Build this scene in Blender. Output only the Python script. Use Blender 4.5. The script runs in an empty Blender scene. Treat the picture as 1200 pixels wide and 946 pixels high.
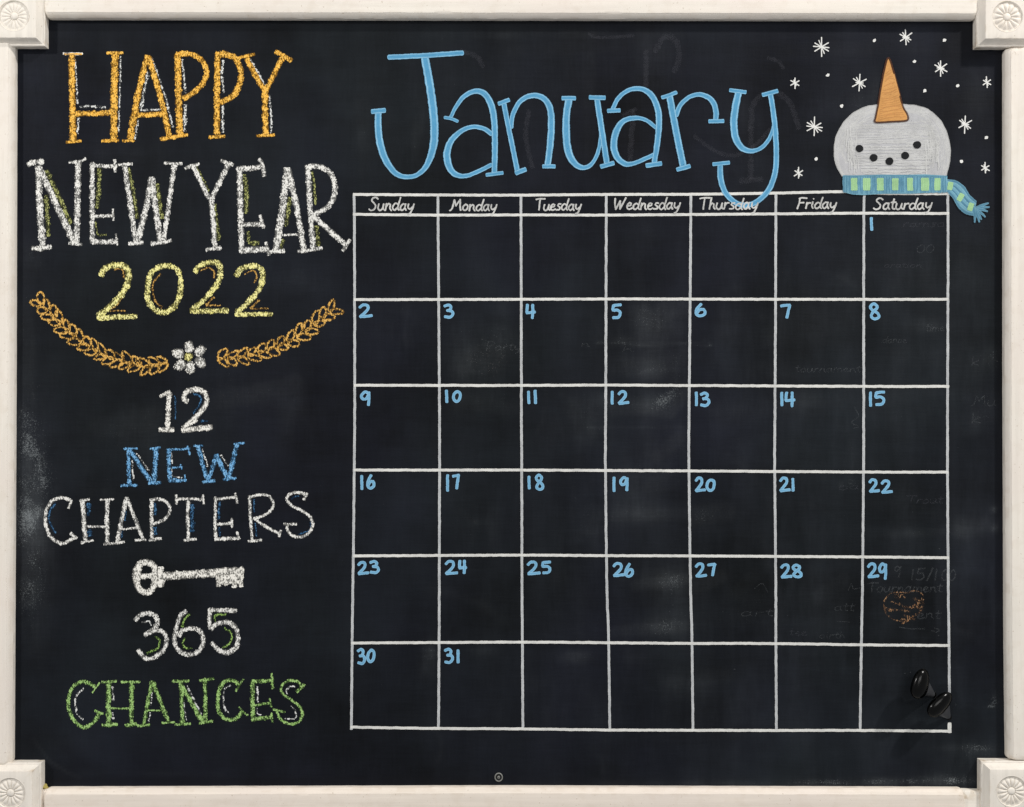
import bpy, math, random
import numpy as np
from mathutils import Vector, noise as mnoise
random.seed(7); R = random.Random(11)
scn = bpy.context.scene
COL = scn.collection

# ------------------------------------------------------------------ camera, world, lamps, exposure
ZC = 1.50            # height of the board's centre above the floor (m)
D = 1.50             # distance camera - board
cam = bpy.data.objects.new('camera', bpy.data.cameras.new('camera'))
cam.data.sensor_width = 36.0; cam.data.lens = 45.0
cam.data.clip_start = 0.05; cam.data.clip_end = 60
cam.location = (0, -D, ZC); cam.rotation_euler = (math.radians(90), 0, 0)
COL.objects.link(cam); scn.camera = cam

world = bpy.data.worlds.new('World'); scn.world = world; world.use_nodes = True
bg = world.node_tree.nodes['Background']
bg.inputs[0].default_value = (0.96, 0.975, 1.0, 1); bg.inputs[1].default_value = 0.37

def lamp(name, loc, target, sx, sy, power, color):
    l = bpy.data.lights.new(name, 'AREA'); l.shape = 'RECTANGLE'; l.size = sx; l.size_y = sy
    l.energy = power; l.color = color
    o = bpy.data.objects.new(name, l); COL.objects.link(o); o.location = loc
    o.rotation_euler = (Vector(target) - Vector(loc)).to_track_quat('-Z', 'Y').to_euler()
    return o
lamp('room_lamp_right', (2.2, -1.5, ZC + 2.5), (0.25, 0, ZC - .1), 0.17, 0.17, 88, (1, 0.975, 0.94))
lamp('room_lamp_left', (-1.9, -1.5, ZC + 1.2), (-0.2, 0, ZC), 0.14, 0.14, 27, (1, 0.98, 0.955))
lamp('front_soft_light', (0.9, -3.4, ZC + 1.0), (0, 0, ZC), 1.6, 1.2, 30, (1, 0.985, 0.96))  # added broad soft light from the front, no known window

scn.view_settings.view_transform = 'Standard'; scn.view_settings.look = 'None'
scn.view_settings.exposure = 0.0; scn.view_settings.gamma = 1.0
scn.render.engine = 'CYCLES'; scn.cycles.transparent_max_bounces = 24

# ------------------------------------------------------------------ helpers
ORG = Vector((0, 0, ZC - 0.50))            # origin of the chalkboard (foot of its frame)
def P(px, py, h=0.0):
    """a point of the board given in millimetre-like units as read off the photo; h = height above the slate (mm)"""
    k = 1.0 - h / (D * 1000.0)
    return Vector(((px - 600) * k * .001, -h * .001, ZC + (473 - py) * k * .001)) - ORG
def W(x, y, h=0.0):                          # the same without the parallax correction
    return Vector(((x - 600) * .001, -h * .001, ZC + (473 - y) * .001)) - ORG

def link(name, verts, faces, mats, parent=None, smooth=False, midx=None, label=None):
    me = bpy.data.meshes.new(name)
    me.from_pydata([tuple(v) for v in verts], [], faces)
    for m in (mats if isinstance(mats, (list, tuple)) else [mats]): me.materials.append(m)
    if midx: me.polygons.foreach_set('material_index', midx)
    if smooth: me.polygons.foreach_set('use_smooth', [True] * len(me.polygons))
    me.update()
    o = bpy.data.objects.new(name, me); COL.objects.link(o)
    if parent: o.parent = parent
    if label: o['label'] = label
    return o
def empty(name, loc=(0, 0, 0), parent=None, label=None, cat=None, group=None):
    o = bpy.data.objects.new(name, None); COL.objects.link(o); o.location = loc
    o.empty_display_size = .05
    if parent: o.parent = parent
    if label: o['label'] = label
    if cat: o['category'] = cat
    if group: o['group'] = group
    return o

# ------------------------------------------------------------------ materials
def s2l(c):
    c = c / 255.0
    return c / 12.92 if c <= .04045 else ((c + .055) / 1.055) ** 2.4
def rgb(r, g, b, k=1.0): return (s2l(r) * k, s2l(g) * k, s2l(b) * k, 1)

class NT:
    def __init__(s, name):
        s.m = bpy.data.materials.new(name); s.m.use_nodes = True
        s.t = s.m.node_tree; s.b = s.t.nodes['Principled BSDF']
    def n(s, typ, **kw):
        x = s.t.nodes.new(typ)
        for k, v in kw.items(): setattr(x, k, v)
        return x
    def set(s, sock, v):
        if isinstance(v, bpy.types.NodeSocket): s.t.links.new(v, sock)
        else: sock.default_value = v
    def math(s, op, a, b=0.0, c=None, clamp=False):
        x = s.n('ShaderNodeMath', operation=op); x.use_clamp = clamp
        s.set(x.inputs[0], a); s.set(x.inputs[1], b)
        if c is not None: s.set(x.inputs[2], c)
        return x.outputs[0]
    def mix(s, f, a, b, mode='MIX'):
        x = s.n('ShaderNodeMix', data_type='RGBA', blend_type=mode)
        s.set(x.inputs[0], f); s.set(x.inputs[6], a); s.set(x.inputs[7], b)
        return x.outputs[2]
    def mr(s, v, a, b, c=0.0, d=1.0):
        x = s.n('ShaderNodeMapRange'); s.set(x.inputs[0], v)
        for i, q in enumerate((a, b, c, d)): s.set(x.inputs[i + 1], q)
        return x.outputs[0]
    def coords(s, scale=(1, 1, 1), rot=(0, 0, 0)):
        tc = s.n('ShaderNodeTexCoord'); mp = s.n('ShaderNodeMapping')
        mp.inputs['Scale'].default_value = scale; mp.inputs['Rotation'].default_value = rot
        s.t.links.new(tc.outputs['Object'], mp.inputs[0]); return mp.outputs[0]
    def noise(s, scale, co, detail=2.0, rough=0.5):
        x = s.n('ShaderNodeTexNoise'); s.t.links.new(co, x.inputs['Vector'])
        x.inputs['Scale'].default_value = scale; x.inputs['Detail'].default_value = detail
        x.inputs['Roughness'].default_value = rough
        return x.outputs[0]
    def attr(s, name):
        x = s.n('ShaderNodeAttribute'); x.attribute_name = name; return x.outputs['Fac']
    def bump(s, h, strength, dist):
        x = s.n('ShaderNodeBump'); s.set(x.inputs['Height'], h)
        x.inputs['Strength'].default_value = strength; x.inputs['Distance'].default_value = dist
        s.t.links.new(x.outputs[0], s.b.inputs['Normal'])

def chalk_mat(name, col, light, cover=0.46, under=0.30, dark=0.45, gain=1.0):
    """dry chalk: grains that catch on the slate's tooth, thinning out towards the edge of the stroke"""
    m = NT(name)
    co = m.coords((1, 1, .62), (0, .7, 0))
    co2 = m.coords()
    n1 = m.noise(760, co, 2.0, .65); n2 = m.noise(150, co2, 2.0); n3 = m.noise(1100, co2, 1.0)
    v = m.attr('across')                                # 0 centre .. 1 edge
    v2 = m.math('POWER', v, 2.2)
    val = m.math('ADD', n1, m.math('MULTIPLY', m.math('SUBTRACT', n2, .5), .48))
    thr = m.math('MULTIPLY_ADD', v2, .18, cover)
    thr2 = m.math('ADD', thr, m.attr('dry'))
    grain = m.mr(m.math('SUBTRACT', val, thr2), -.03, .035)
    inside = m.mr(m.math('ADD', v, m.math('MULTIPLY', m.math('SUBTRACT', n1, .5), .9)), .62, .95, 1, 0)
    al = m.math('MAXIMUM', grain, m.math('MULTIPLY', inside, under), clamp=True)
    c = m.mix(m.mr(n3, .35, .68), rgb(*col, 1.12), rgb(*light, 1.12))
    dk = tuple(x * dark for x in rgb(*col)[:3]) + (1,)
    c = m.mix(m.mr(grain, .0, .8), dk, c)
    m.set(m.b.inputs['Base Color'], c); m.set(m.b.inputs['Alpha'], m.math('MULTIPLY', al, gain))
    m.b.inputs['Roughness'].default_value = .95; m.b.inputs['Specular IOR Level'].default_value = .1
    m.bump(n1, .35, .0006)
    return m.m

def marker_mat(name, col, edge, lo=.97, streak=.30, blotch=0.0, dull=None, rag_=.55, edg=.85):
    """chalk marker ink: opaque, pale where the ink pooled along the edges, streaky in the middle"""
    m = NT(name)
    co = m.coords()
    v = m.attr('across'); al_ = m.attr('along')
    cx = m.n('ShaderNodeCombineXYZ'); m.set(cx.inputs[0], m.math('MULTIPLY', al_, 22.0)); m.set(cx.inputs[1], m.math('MULTIPLY', m.attr('side'), 2.6))
    st = m.noise(1.0, cx.outputs[0], 3.0, .6)
    n2 = m.noise(60, co, 3.0); n3 = m.noise(700, co, 2.0)
    e = m.mr(m.math('ABSOLUTE', m.math('SUBTRACT', v, .72)), .0, .30, edg, 0)
    f = m.math('ADD', e, m.math('MULTIPLY', m.math('SUBTRACT', st, .5), streak * 4), clamp=True)
    c = m.mix(f, rgb(*col), rgb(*edge))
    dl = tuple(x * .62 for x in rgb(*(dull or col))[:3]) + (1,)
    g = m.mr(m.math('ADD', m.math('MULTIPLY', n2, .7), m.math('MULTIPLY', n3, .5)), .50, .74, 0, .35 + blotch)
    c = m.mix(g, c, dl)
    m.set(m.b.inputs['Base Color'], c)
    rag = m.mr(m.math('ADD', v, m.math('MULTIPLY', m.math('SUBTRACT', n3, .5), rag_)), .90, 1.0, 1, 0)
    pin = m.mr(n3, .24 + blotch * .12, .30 + blotch * .12, .25, 1)
    m.set(m.b.inputs['Alpha'], m.math('MULTIPLY', m.math('MULTIPLY', rag, pin), lo))
    m.b.inputs['Roughness'].default_value = .8; m.b.inputs['Specular IOR Level'].default_value = .25
    m.bump(n3, .2, .0003)
    return m.m

def plain_mat(name, col, rough=.6, spec=.5, coat=0.0):
    m = NT(name); n = m.noise(90, m.coords(), 3.0)
    m.set(m.b.inputs['Base Color'], m.mix(m.mr(n, .3, .7), rgb(*col, .85), rgb(*col, 1.1)))
    m.b.inputs['Roughness'].default_value = rough; m.b.inputs['Specular IOR Level'].default_value = spec
    m.b.inputs['Coat Weight'].default_value = coat
    return m.m

def wood_mat(name, axis, tint=(229, 222, 211)):
    m = NT(name)
    sc = [1, 1, 1]; sc[axis] = .045
    co = m.coords(tuple(sc)); cw = m.coords()
    g1 = m.noise(170, co, 4.0, .6); g2 = m.noise(520, co, 3.0, .6); b1 = m.noise(9, cw, 3.0); b2 = m.noise(420, cw, 2.0)
    c = m.mix(m.mr(g1, .34, .68), rgb(*tint, .95), rgb(*tint, 1.06))
    c = m.mix(m.mr(b1, .38, .70, 0, .50), c, rgb(226, 214, 204, 1.0))
    c = m.mix(m.mr(g2, .60, .80, 0, .2), c, rgb(196, 178, 150))
    geo = m.n('ShaderNodeNewGeometry')
    worn = m.math('MULTIPLY', m.mr(geo.outputs['Pointiness'], .515, .56), m.mr(m.noise(70, cw, 3.0), .50, .62))
    c = m.mix(m.math('MULTIPLY', worn, .55), c, rgb(170, 145, 110))
    grime = m.math('MULTIPLY', m.mr(geo.outputs['Pointiness'], .485, .44), .55)
    c = m.mix(grime, c, rgb(176, 158, 128))
    speck = m.mr(b2, .70, .76, 0, .5)
    c = m.mix(speck, c, rgb(150, 130, 104))
    m.set(m.b.inputs['Base Color'], c)
    m.b.inputs['Roughness'].default_value = .55; m.b.inputs['Specular IOR Level'].default_value = .35
    m.bump(m.math('ADD', g1, m.math('MULTIPLY', g2, .4)), .16, .0008)
    return m.m

def slate_mat():
    m = NT('black_chalkboard_paint')
    cw = m.coords(); ch = m.coords((.10, 1, 1)); cv = m.coords((1, 1, .10))
    h = m.noise(330, ch, 3.0, .6); v = m.noise(330, cv, 3.0, .6)
    hb = m.noise(60, ch, 3.0); cl = m.noise(5.5, cw, 4.0, .6); cl2 = m.noise(17, cw, 3.0, .6); tint = m.noise(3.3, m.coords((1, 1, .8), (0, .5, 0)), 2.0)
    f1 = m.noise(900, cw, 2.0, .7); f2 = m.noise(420, cw, 3.0, .7)
    weave = m.math('ADD', m.math('MULTIPLY', m.math('SUBTRACT', h, .5), 1.0), m.math('MULTIPLY', m.math('SUBTRACT', v, .5), 1.0))
    base = m.mix(m.mr(tint, .40, .60), (0.0056, 0.0066, 0.0110, 1), (0.0060, 0.0080, 0.0102, 1))
    k = m.math('ADD', 1.0, m.math('MULTIPLY', weave, .40))
    k = m.math('ADD', k, m.math('MULTIPLY', m.math('SUBTRACT', cl, .5), 3.2))
    k = m.math('ADD', k, m.math('MULTIPLY', m.math('SUBTRACT', hb, .5), .45))
    k = m.math('MAXIMUM', k, .25)
    dust = m.attr('dust'); fresh_shade = m.attr('fresh_shade'); warm = m.attr('warm')
    patch = m.mr(m.noise(26, m.coords((1, 1, .75), (0, .6, 0)), 5.0, .7), .32, .62, .12, 1.15)
    sm = m.math('MULTIPLY', dust, patch)
    sw1 = m.noise(22, m.coords((1, 1, .22), (0, .95, 0)), 5.0, .6); sw2 = m.noise(26, m.coords((.16, 1, 1), (0, .25, 0)), 4.0, .6)
    sweep = m.math('ADD', m.mr(sw1, .40, .70, 0, .75), m.mr(sw2, .40, .72, 0, .18))
    sweep = m.math('MULTIPLY', sweep, m.mr(cl2, .3, .62, .35, 1.0))
    film = m.math('MULTIPLY', m.math('MULTIPLY', dust, m.math('MULTIPLY_ADD', sweep, 1.7, .15)), m.math('MULTIPLY_ADD', weave, .8, 1.0))
    mul = m.n('ShaderNodeVectorMath', operation='SCALE'); m.set(mul.inputs[0], base); m.set(mul.inputs['Scale'], k)
    c = m.mix(m.math('MULTIPLY', film, .065, clamp=True), mul.outputs[0], rgb(150, 156, 158))
    sp = m.mr(m.math('ADD', f1, m.math('MULTIPLY', m.math('SUBTRACT', f2, .5), .6)), m.math('SUBTRACT', .80, m.math('MULTIPLY', sm, .27)), m.math('SUBTRACT', .92, m.math('MULTIPLY', sm, .22)))
    c = m.mix(m.math('MULTIPLY', sp, .50), c, m.mix(warm, rgb(150, 156, 158), rgb(190, 130, 80)))
    c = m.mix(m.math('MULTIPLY', m.attr('sheen_film'), m.math('MULTIPLY_ADD', sweep, .085, .0)), c, rgb(134, 142, 158))
    c = m.mix(m.math('MULTIPLY', m.attr('swipe'), m.math('MULTIPLY', m.math('MULTIPLY', sw1, patch), m.math('MULTIPLY_ADD', f2, .10, .0))), c, rgb(150, 154, 154))
    c = m.mix(m.math('MULTIPLY', fresh_shade, .72), c, (0.004, 0.0042, 0.006, 1))
    m.set(m.b.inputs['Base Color'], c)
    m.set(m.b.inputs['Roughness'], m.mr(cl2, .3, .7, .60, .72))
    m.b.inputs['Specular IOR Level'].default_value = .10
    m.bump(m.math('ADD', weave, m.math('MULTIPLY', f2, .8)), .30, .0006)
    return m.m

M = dict(
    slate=slate_mat(),
    wood_h=wood_mat('cream_painted_wood_across', 0), wood_v=wood_mat('cream_painted_wood_upright', 2),
    wood_p=wood_mat('pinkish_cream_wood', 0, (228, 217, 204)),
    yellow=chalk_mat('orange_yellow_chalk', (222, 160, 52), (242, 198, 104), .45, .5, .55),
    gold=chalk_mat('gold_chalk', (190, 138, 54), (226, 186, 110), .455, .25, .45),
    white=chalk_mat('white_chalk', (204, 203, 197), (238, 236, 230), .455, .46, .48),
    whited=chalk_mat('white_chalk_firm', (214, 211, 202), (242, 239, 231), .44, .52, .50),
    soft=chalk_mat('white_chalk_line', (190, 192, 190), (236, 236, 230), .47, .15, .3),
    lemon=chalk_mat('pale_yellow_chalk', (210, 202, 112), (244, 238, 176), .45, .42, .42),
    olive=chalk_mat('olive_chalk_edge', (132, 136, 74), (176, 178, 118), .485, .28, .4),
    brown=chalk_mat('ochre_chalk_edge', (158, 116, 52), (206, 168, 96), .46, .25, .4),
    blue=chalk_mat('blue_chalk', (76, 138, 188), (140, 188, 222), .455, .42, .45),
    deepblue=chalk_mat('faint_blue_chalk', (44, 84, 122), (84, 126, 160), .48, .42, .5),
    green=chalk_mat('green_chalk', (122, 164, 84), (174, 204, 134), .455, .40, .40),
    leaf=chalk_mat('dim_green_chalk', (104, 138, 62), (160, 190, 110), .45, .25, .4),
    residue=chalk_mat('rubbed_out_chalk', (120, 124, 128), (140, 144, 146), .43, .45, .9, .105),
    faint=chalk_mat('nearly_erased_chalk', (112, 112, 122), (124, 124, 132), .42, .6, .95, .06),
    copper=chalk_mat('rubbed_out_orange_chalk', (176, 124, 80), (214, 172, 130), .53, .08, .5, .48),
    sky=marker_mat('sky_blue_marker', (84, 154, 194), (160, 206, 230), .98, .2, 0, None, .3),
    num=marker_mat('pale_blue_marker', (112, 172, 208), (160, 202, 226), .98, .2),
    line=marker_mat('white_marker_line', (216, 216, 212), (240, 238, 230), .98, .22, .04, (196, 196, 194), .3),
    upline=marker_mat('thin_white_marker_line', (176, 180, 184), (222, 222, 218), .98, .25, .05, (160, 162, 168), .3),
    script=marker_mat('white_marker_script', (206, 206, 203), (236, 234, 228), .93, .3, .5),
    flake=marker_mat('white_marker_snow', (226, 226, 222), (244, 243, 238), .98, .2),
    facebase=marker_mat('grey_white_marker_fill', (188, 188, 190), (198, 198, 198), .96, .1, .1),
    facehatch=marker_mat('white_marker_hatching', (220, 220, 218), (232, 232, 230), .6, .3, .1, None, .7, .3),
    carrot=marker_mat('orange_marker_fill', (210, 154, 90), (220, 166, 106), .98, .14, .1, (196, 138, 74)),
    carrot2=marker_mat('orange_marker_hatching', (214, 158, 96), (222, 170, 116), .5, .12, .1, None, .55, .1),
    outline=marker_mat('brown_outline', (74, 42, 26), (96, 58, 36), .8, .2, .2),
    scarf=marker_mat('blue_scarf_marker', (112, 164, 184), (140, 188, 204), .98, .2, .1),
    scarf2=marker_mat('blue_scarf_strokes', (92, 148, 176), (142, 190, 206), .75, .35, .2),
    mint=marker_mat('mint_green_marker', (156, 200, 146), (182, 218, 168), .98, .25, .15),
    coal=plain_mat('black_dot_paint', (30, 31, 33), .85, .15),
    plastic=plain_mat('glossy_black_plastic', (2, 2, 2), .2, .2, .0),
    plastic2=plain_mat('lit_black_plastic', (66, 67, 70), .35, .35),  # black plastic with the fin's lit grey painted into the colour
    steel=plain_mat('scratched_steel', (126, 126, 122), .4, .5),
    hole=plain_mat('screw_recess', (14, 14, 15), .7, .3),
    glue=plain_mat('dried_yellow_glue', (184, 168, 96), .5, .4),
    wall=plain_mat('wall_paint', (216, 208, 194), .9, .2),
)
MATKEYS = list(M)

# ------------------------------------------------------------------ the wall behind and the board
wv = [(-1.6, .022, .0), (1.6, .022, .0), (1.6, .022, 3.0), (-1.6, .022, 3.0), (-1.6, .16, .0), (1.6, .16, .0), (1.6, .16, 3.0), (-1.6, .16, 3.0)]
wall = link('wall', wv, [(0, 1, 2, 3), (5, 4, 7, 6), (4, 0, 3, 7), (1, 5, 6, 2), (3, 2, 6, 7), (4, 5, 1, 0)], M['wall'])
wall['kind'] = 'structure'

CB = empty('chalkboard', ORG, label='black chalkboard calendar in a cream wooden frame with carved corner blocks', cat='chalkboard')

# slate with its own dirt: dust = where chalk was wiped, dark mask = touched-up black paint and painted shade
x0, x1, y0, y1, st = -8, 1206, -6, 948, 3.0
nx = int((x1 - x0) / st) + 1; ny = int((y1 - y0) / st) + 1
gx = np.linspace(x0, x1, nx); gy = np.linspace(y0, y1, ny)
X, Y = np.meshgrid(gx, gy)
def gs(cx, cy, sx, sy, a, rot=0.0):
    c, s = math.cos(rot), math.sin(rot); u = (X - cx) * c + (Y - cy) * s; v = -(X - cx) * s + (Y - cy) * c
    return a * np.exp(-(u / sx) ** 2 - (v / sy) ** 2)
def band(pts, w, a):
    out = np.zeros_like(X)
    for (ax, ay), (bx, by) in zip(pts[:-1], pts[1:]):
        dx, dy = bx - ax, by - ay; L = dx * dx + dy * dy
        t = np.clip(((X - ax) * dx + (Y - ay) * dy) / L, 0, 1)
        d = np.hypot(X - ax - t * dx, Y - ay - t * dy)
        out = np.maximum(out, a * np.exp(-(d / w) ** 2))
    return out
dust = np.full_like(X, .04)
for g in [  # wiped areas, as they lie on the board
    (38, 600, 20, 110, 1.5), (30, 480, 14, 70, .7), (48, 560, 16, 40, .55), (30, 690, 12, 26, .4), (36, 300, 14, 18, .45), (28, 390, 8, 30, .4),
    (150, 505, 32, 24, .50), (176, 482, 20, 12, .35), (262, 452, 22, 36, .40), (305, 462, 34, 14, .45), (345, 480, 20, 40, .28), (340, 330, 34, 14, .25), (120, 578, 22, 9, .4),
    (110, 178, 60, 14, .18), (60, 60, 60, 60, .12), (75, 870, 60, 14, .12),
    (575, 415, 30, 22, .55), (560, 432, 26, 18, .6), (562, 470, 32, 14, .4), (585, 395, 22, 18, .4), (537, 400, 18, 26, .25), (590, 360, 12, 14, .35),
    (770, 378, 26, 22, .70), (752, 366, 22, 14, .35, -.7), (730, 398, 24, 8, .35), (760, 430, 44, 22, .45), (742, 474, 34, 10, .60), (775, 474, 20, 14, .5, -.5), (785, 462, 22, 8, .55, -.6),
    (700, 470, 26, 20, .35), (680, 500, 24, 24, .3), (790, 520, 30, 22, .35, -.6), (745, 600, 44, 12, .45), (745, 560, 40, 34, .22), (792, 420, 20, 30, .3),
    (700, 608, 30, 20, .35), (690, 640, 16, 20, .25), (785, 682, 26, 12, .75), (775, 735, 30, 10, .7), (738, 668, 20, 14, .25), (790, 705, 20, 40, .4), (800, 800, 30, 16, .4), (745, 770, 16, 10, .35),
    (825, 606, 18, 16, .60), (862, 480, 30, 12, .3), (838, 486, 8, 20, .35), (865, 380, 36, 30, .22), (950, 380, 46, 26, .24), (890, 436, 30, 10, .3), (940, 470, 40, 12, .32), (880, 700, 24, 14, .3), (870, 725, 40, 10, .3),
    (1060, 310, 50, 40, .26), (1068, 262, 36, 8, .30), (1070, 415, 34, 12, .22), (1085, 382, 18, 8, .55), (1060, 470, 40, 30, .20), (1060, 590, 40, 30, .22), (1065, 625, 44, 6, .38), (1088, 600, 12, 8, .3),
    (1125, 620, 10, 14, .55), (1140, 620, 24, 12, .32), (1165, 597, 4, 4, 1.2), (1166, 619, 5, 5, .9), (1145, 440, 30, 40, .28), (1163, 420, 8, 14, .75), (1145, 492, 10, 12, .55), (1163, 490, 10, 40, .32), (1140, 330, 24, 60, .18),
    (1150, 880, 26, 10, .55), (1130, 892, 14, 22, .6, .5), (1166, 820, 5, 10, .9), (1160, 828, 5, 3, 1.1), (1130, 876, 30, 4, .5), (1060, 916, 120, 4.5, .95), (900, 918, 200, 3.5, .55), (1110, 912, 40, 6, .7), (1000, 870, 60, 20, .12),
    (680, 770, 22, 7, .65), (625, 800, 20, 12, .15), (504, 765, 10, 12, .75), (500, 785, 12, 10, .35), (565, 762, 18, 8, .35), (575, 610, 12, 22, .30), (560, 612, 8, 4, .6), (690, 620, 8, 10, .45),
    (600, 90, 200, 50, .10), (770, 70, 60, 30, .12), (640, 40, 160, 6, .3), (880, 130, 40, 40, .14), (1060, 34, 60, 8, .25), (1010, 122, 40, 16, .4), (1030, 100, 10, 20, .35), (1145, 112, 22, 26, .25),
    (930, 700, 40, 30, .16), (985, 720, 22, 16, .28), (1000, 560, 30, 20, .15), (985, 568, 4, 4, .6), (998, 566, 5, 5, .6), (700, 845, 220, 18, .10), (490, 140, 8, 40, .35), (486, 160, 5, 16, .5), (425, 170, 8, 40, .2),
    (465, 370, 20, 30, .3), (475, 400, 10, 10, .3), (620, 660, 10, 14, .2), (660, 670, 10, 30, .2), (1058, 712, 24, 17, .3)]:
    dust += gs(*g)
dust += band([(38, 866), (58, 892), (78, 905), (94, 912)], 1.8, .55) + band([(94, 905), (200, 906), (260, 908)], 3, .16)
dust += band([(700, 402), (745, 404), (765, 403.5), (806, 403), (833, 404)], 1.5, .9)
dust += band([(824, 398), (834, 403.5), (824, 410)], 1.5, .45)
dust += band([(748, 438), (770, 430), (800, 436)], 3, .2)
dust += band([(690, 501), (760, 500), (806, 500)], 1.4, .35)
# faint streaks of the eraser, swung from the elbow
for i in range(46):
    cx, cy = R.uniform(420, 1160), R.uniform(250, 900); r = R.uniform(40, 160); a0 = R.uniform(-.9, .5) - .6; pts = []
    for k in range(7): a = a0 + k * .14; pts.append((cx + r * math.cos(a), cy + r * .7 * math.sin(a)))
    dust += band(pts, R.uniform(2, 6), R.uniform(.05, .17))
fresh_shade = gs(1122, 42, 18, 16, 1.0) + gs(1136, 34, 12, 18, .9) + gs(1118, 66, 16, 12, .7) + gs(1105, 58, 6, 9, .5) + gs(1150, 66, 20, 8, .9)
fresh_shade += gs(1172, 80, 5, 900, .85) + gs(975, 45, 26, 14, .35) + gs(1080, 29, 90, 3, .5) + gs(600, 27, 700, 2.5, .45)  # gap shadow painted along the right rail; darker strips under the top rail
fresh_shade += gs(36, 872, 12, 22, .8) + gs(70, 905, 26, 12, .6) + gs(300, 915, 500, 5, .6) + gs(60, 45, 4, 16, .5)  # includes the upper left block's shadow, painted to its right
fresh_shade += gs(150, 420, 170, 60, .10) + gs(1150, 905, 8, 14, .4) + band([(60, 862), (90, 890), (120, 906)], 8, .35)
for x in (414, 514, 611, 711, 809, 909, 1011, 1112): fresh_shade += gs(x, 560, 4.2, 330, .30) * (Y > 228) * (Y < 858)  # dark shadow bands painted along the grid lines, both ways
for y in (229, 251, 351, 452, 552, 652, 754, 855): fresh_shade += gs(760, y, 420, 4.2, .30)
# old chalk film plus the board's sheen painted in: paler right, darker lower left
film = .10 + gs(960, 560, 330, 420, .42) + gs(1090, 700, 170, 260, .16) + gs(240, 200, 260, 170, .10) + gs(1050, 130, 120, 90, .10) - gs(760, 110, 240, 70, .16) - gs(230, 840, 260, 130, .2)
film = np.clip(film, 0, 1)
def swipe(pts, w, a):
    out = np.zeros_like(X)
    for (ax, ay), (bx, by) in zip(pts[:-1], pts[1:]):
        dx, dy = bx - ax, by - ay; L = dx * dx + dy * dy; t = np.clip(((X - ax) * dx + (Y - ay) * dy) / L, 0, 1)
        d = np.hypot(X - ax - t * dx, Y - ay - t * dy); out = np.maximum(out, a * np.exp(-(d / w) ** 5))
    return out
sw = np.zeros_like(X)
for p, w, a in [([(756, 396), (782, 362), (800, 362)], 12, .8), ([(765, 402), (790, 385)], 14, .5), ([(722, 400), (745, 398)], 5, .5), ([(722, 428), (775, 432), (798, 418)], 12, .55),
                ([(722, 480), (760, 478), (785, 484), (806, 458)], 8, .85), ([(758, 478), (790, 466)], 8, .6), ([(770, 535), (800, 510)], 8, .6), ([(735, 575), (790, 562)], 12, .4), ([(722, 605), (800, 602)], 7, .55), ([(675, 480), (698, 500)], 14, .4),
                ([(745, 686), (806, 678)], 7, .8), ([(722, 740), (806, 734)], 7, .75), ([(816, 690), (845, 676)], 8, .5), ([(815, 604), (850, 600)], 12, .7), ([(545, 425), (600, 405)], 14, .4), ([(540, 470), (600, 480)], 9, .35),
                ([(862, 695), (900, 660)], 8, .3), ([(790, 800), (850, 792)], 10, .35), ([(960, 700), (990, 680)], 9, .3), ([(1030, 470), (1090, 455)], 10, .2), ([(1040, 628), (1105, 622)], 4, .4), ([(1120, 620), (1165, 612)], 9, .35), ([(1135, 500), (1165, 480)], 14, .4), ([(1145, 425), (1165, 412)], 9, .4),
                ([(255, 470), (330, 455), (345, 448)], 11, .5), ([(120, 500), (175, 492)], 14, .35), ([(30, 330), (32, 700)], 11, .35), ([(240, 455), (248, 500)], 6, .4), ([(600, 60), (760, 52)], 8, .2), ([(930, 60), (1110, 52)], 9, .3), ([(690, 45), (692, 190)], 8, .25), ([(425, 120), (427, 200)], 8, .25), ([(980, 330), (1005, 320)], 8, .2)]:
    sw = np.maximum(sw, swipe(p, w, a))
fresh_shade = np.clip(fresh_shade, 0, 1); dust = np.clip(dust, 0, 1.6)
warm = np.clip(gs(1173, 350, 2.5, 200, .9) + gs(555, 612, 14, 10, .4) + gs(575, 430, 20, 20, .25) + gs(262, 470, 30, 30, .3), 0, 1)
k_ = 0.001
VX = (X - 600) * k_; VZ = ZC + (473 - Y) * k_ - ORG.z
verts = np.stack([VX.ravel(), np.zeros(nx * ny), VZ.ravel()], 1)
idx = np.arange(nx * ny).reshape(ny, nx)
f = np.stack([idx[1:, :-1].ravel(), idx[1:, 1:].ravel(), idx[:-1, 1:].ravel(), idx[:-1, :-1].ravel()], 1)
nb = nx * ny
back = [verts[idx[0, 0]], verts[idx[0, -1]], verts[idx[-1, -1]], verts[idx[-1, 0]]]
vv = list(map(tuple, verts)) + [(b[0], .018, b[2]) for b in back]
ff = f.tolist() + [[nb, nb + 1, nb + 2, nb + 3],
    [int(i) for i in idx[0]] + [nb + 1, nb], [int(i) for i in idx[-1][::-1]] + [nb + 3, nb + 2],
    [int(i) for i in idx[:, 0][::-1]] + [nb, nb + 3], [int(i) for i in idx[:, -1]] + [nb + 2, nb + 1]]
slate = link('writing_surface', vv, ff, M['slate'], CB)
for nm, arr in (('dust', dust), ('fresh_shade', fresh_shade), ('warm', warm), ('sheen_film', film), ('swipe', sw)):
    a = slate.data.attributes.new(nm, 'FLOAT', 'POINT'); a.data.foreach_set('value', np.concatenate([arr.ravel(), np.zeros(4)]).astype(np.float32))

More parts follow.
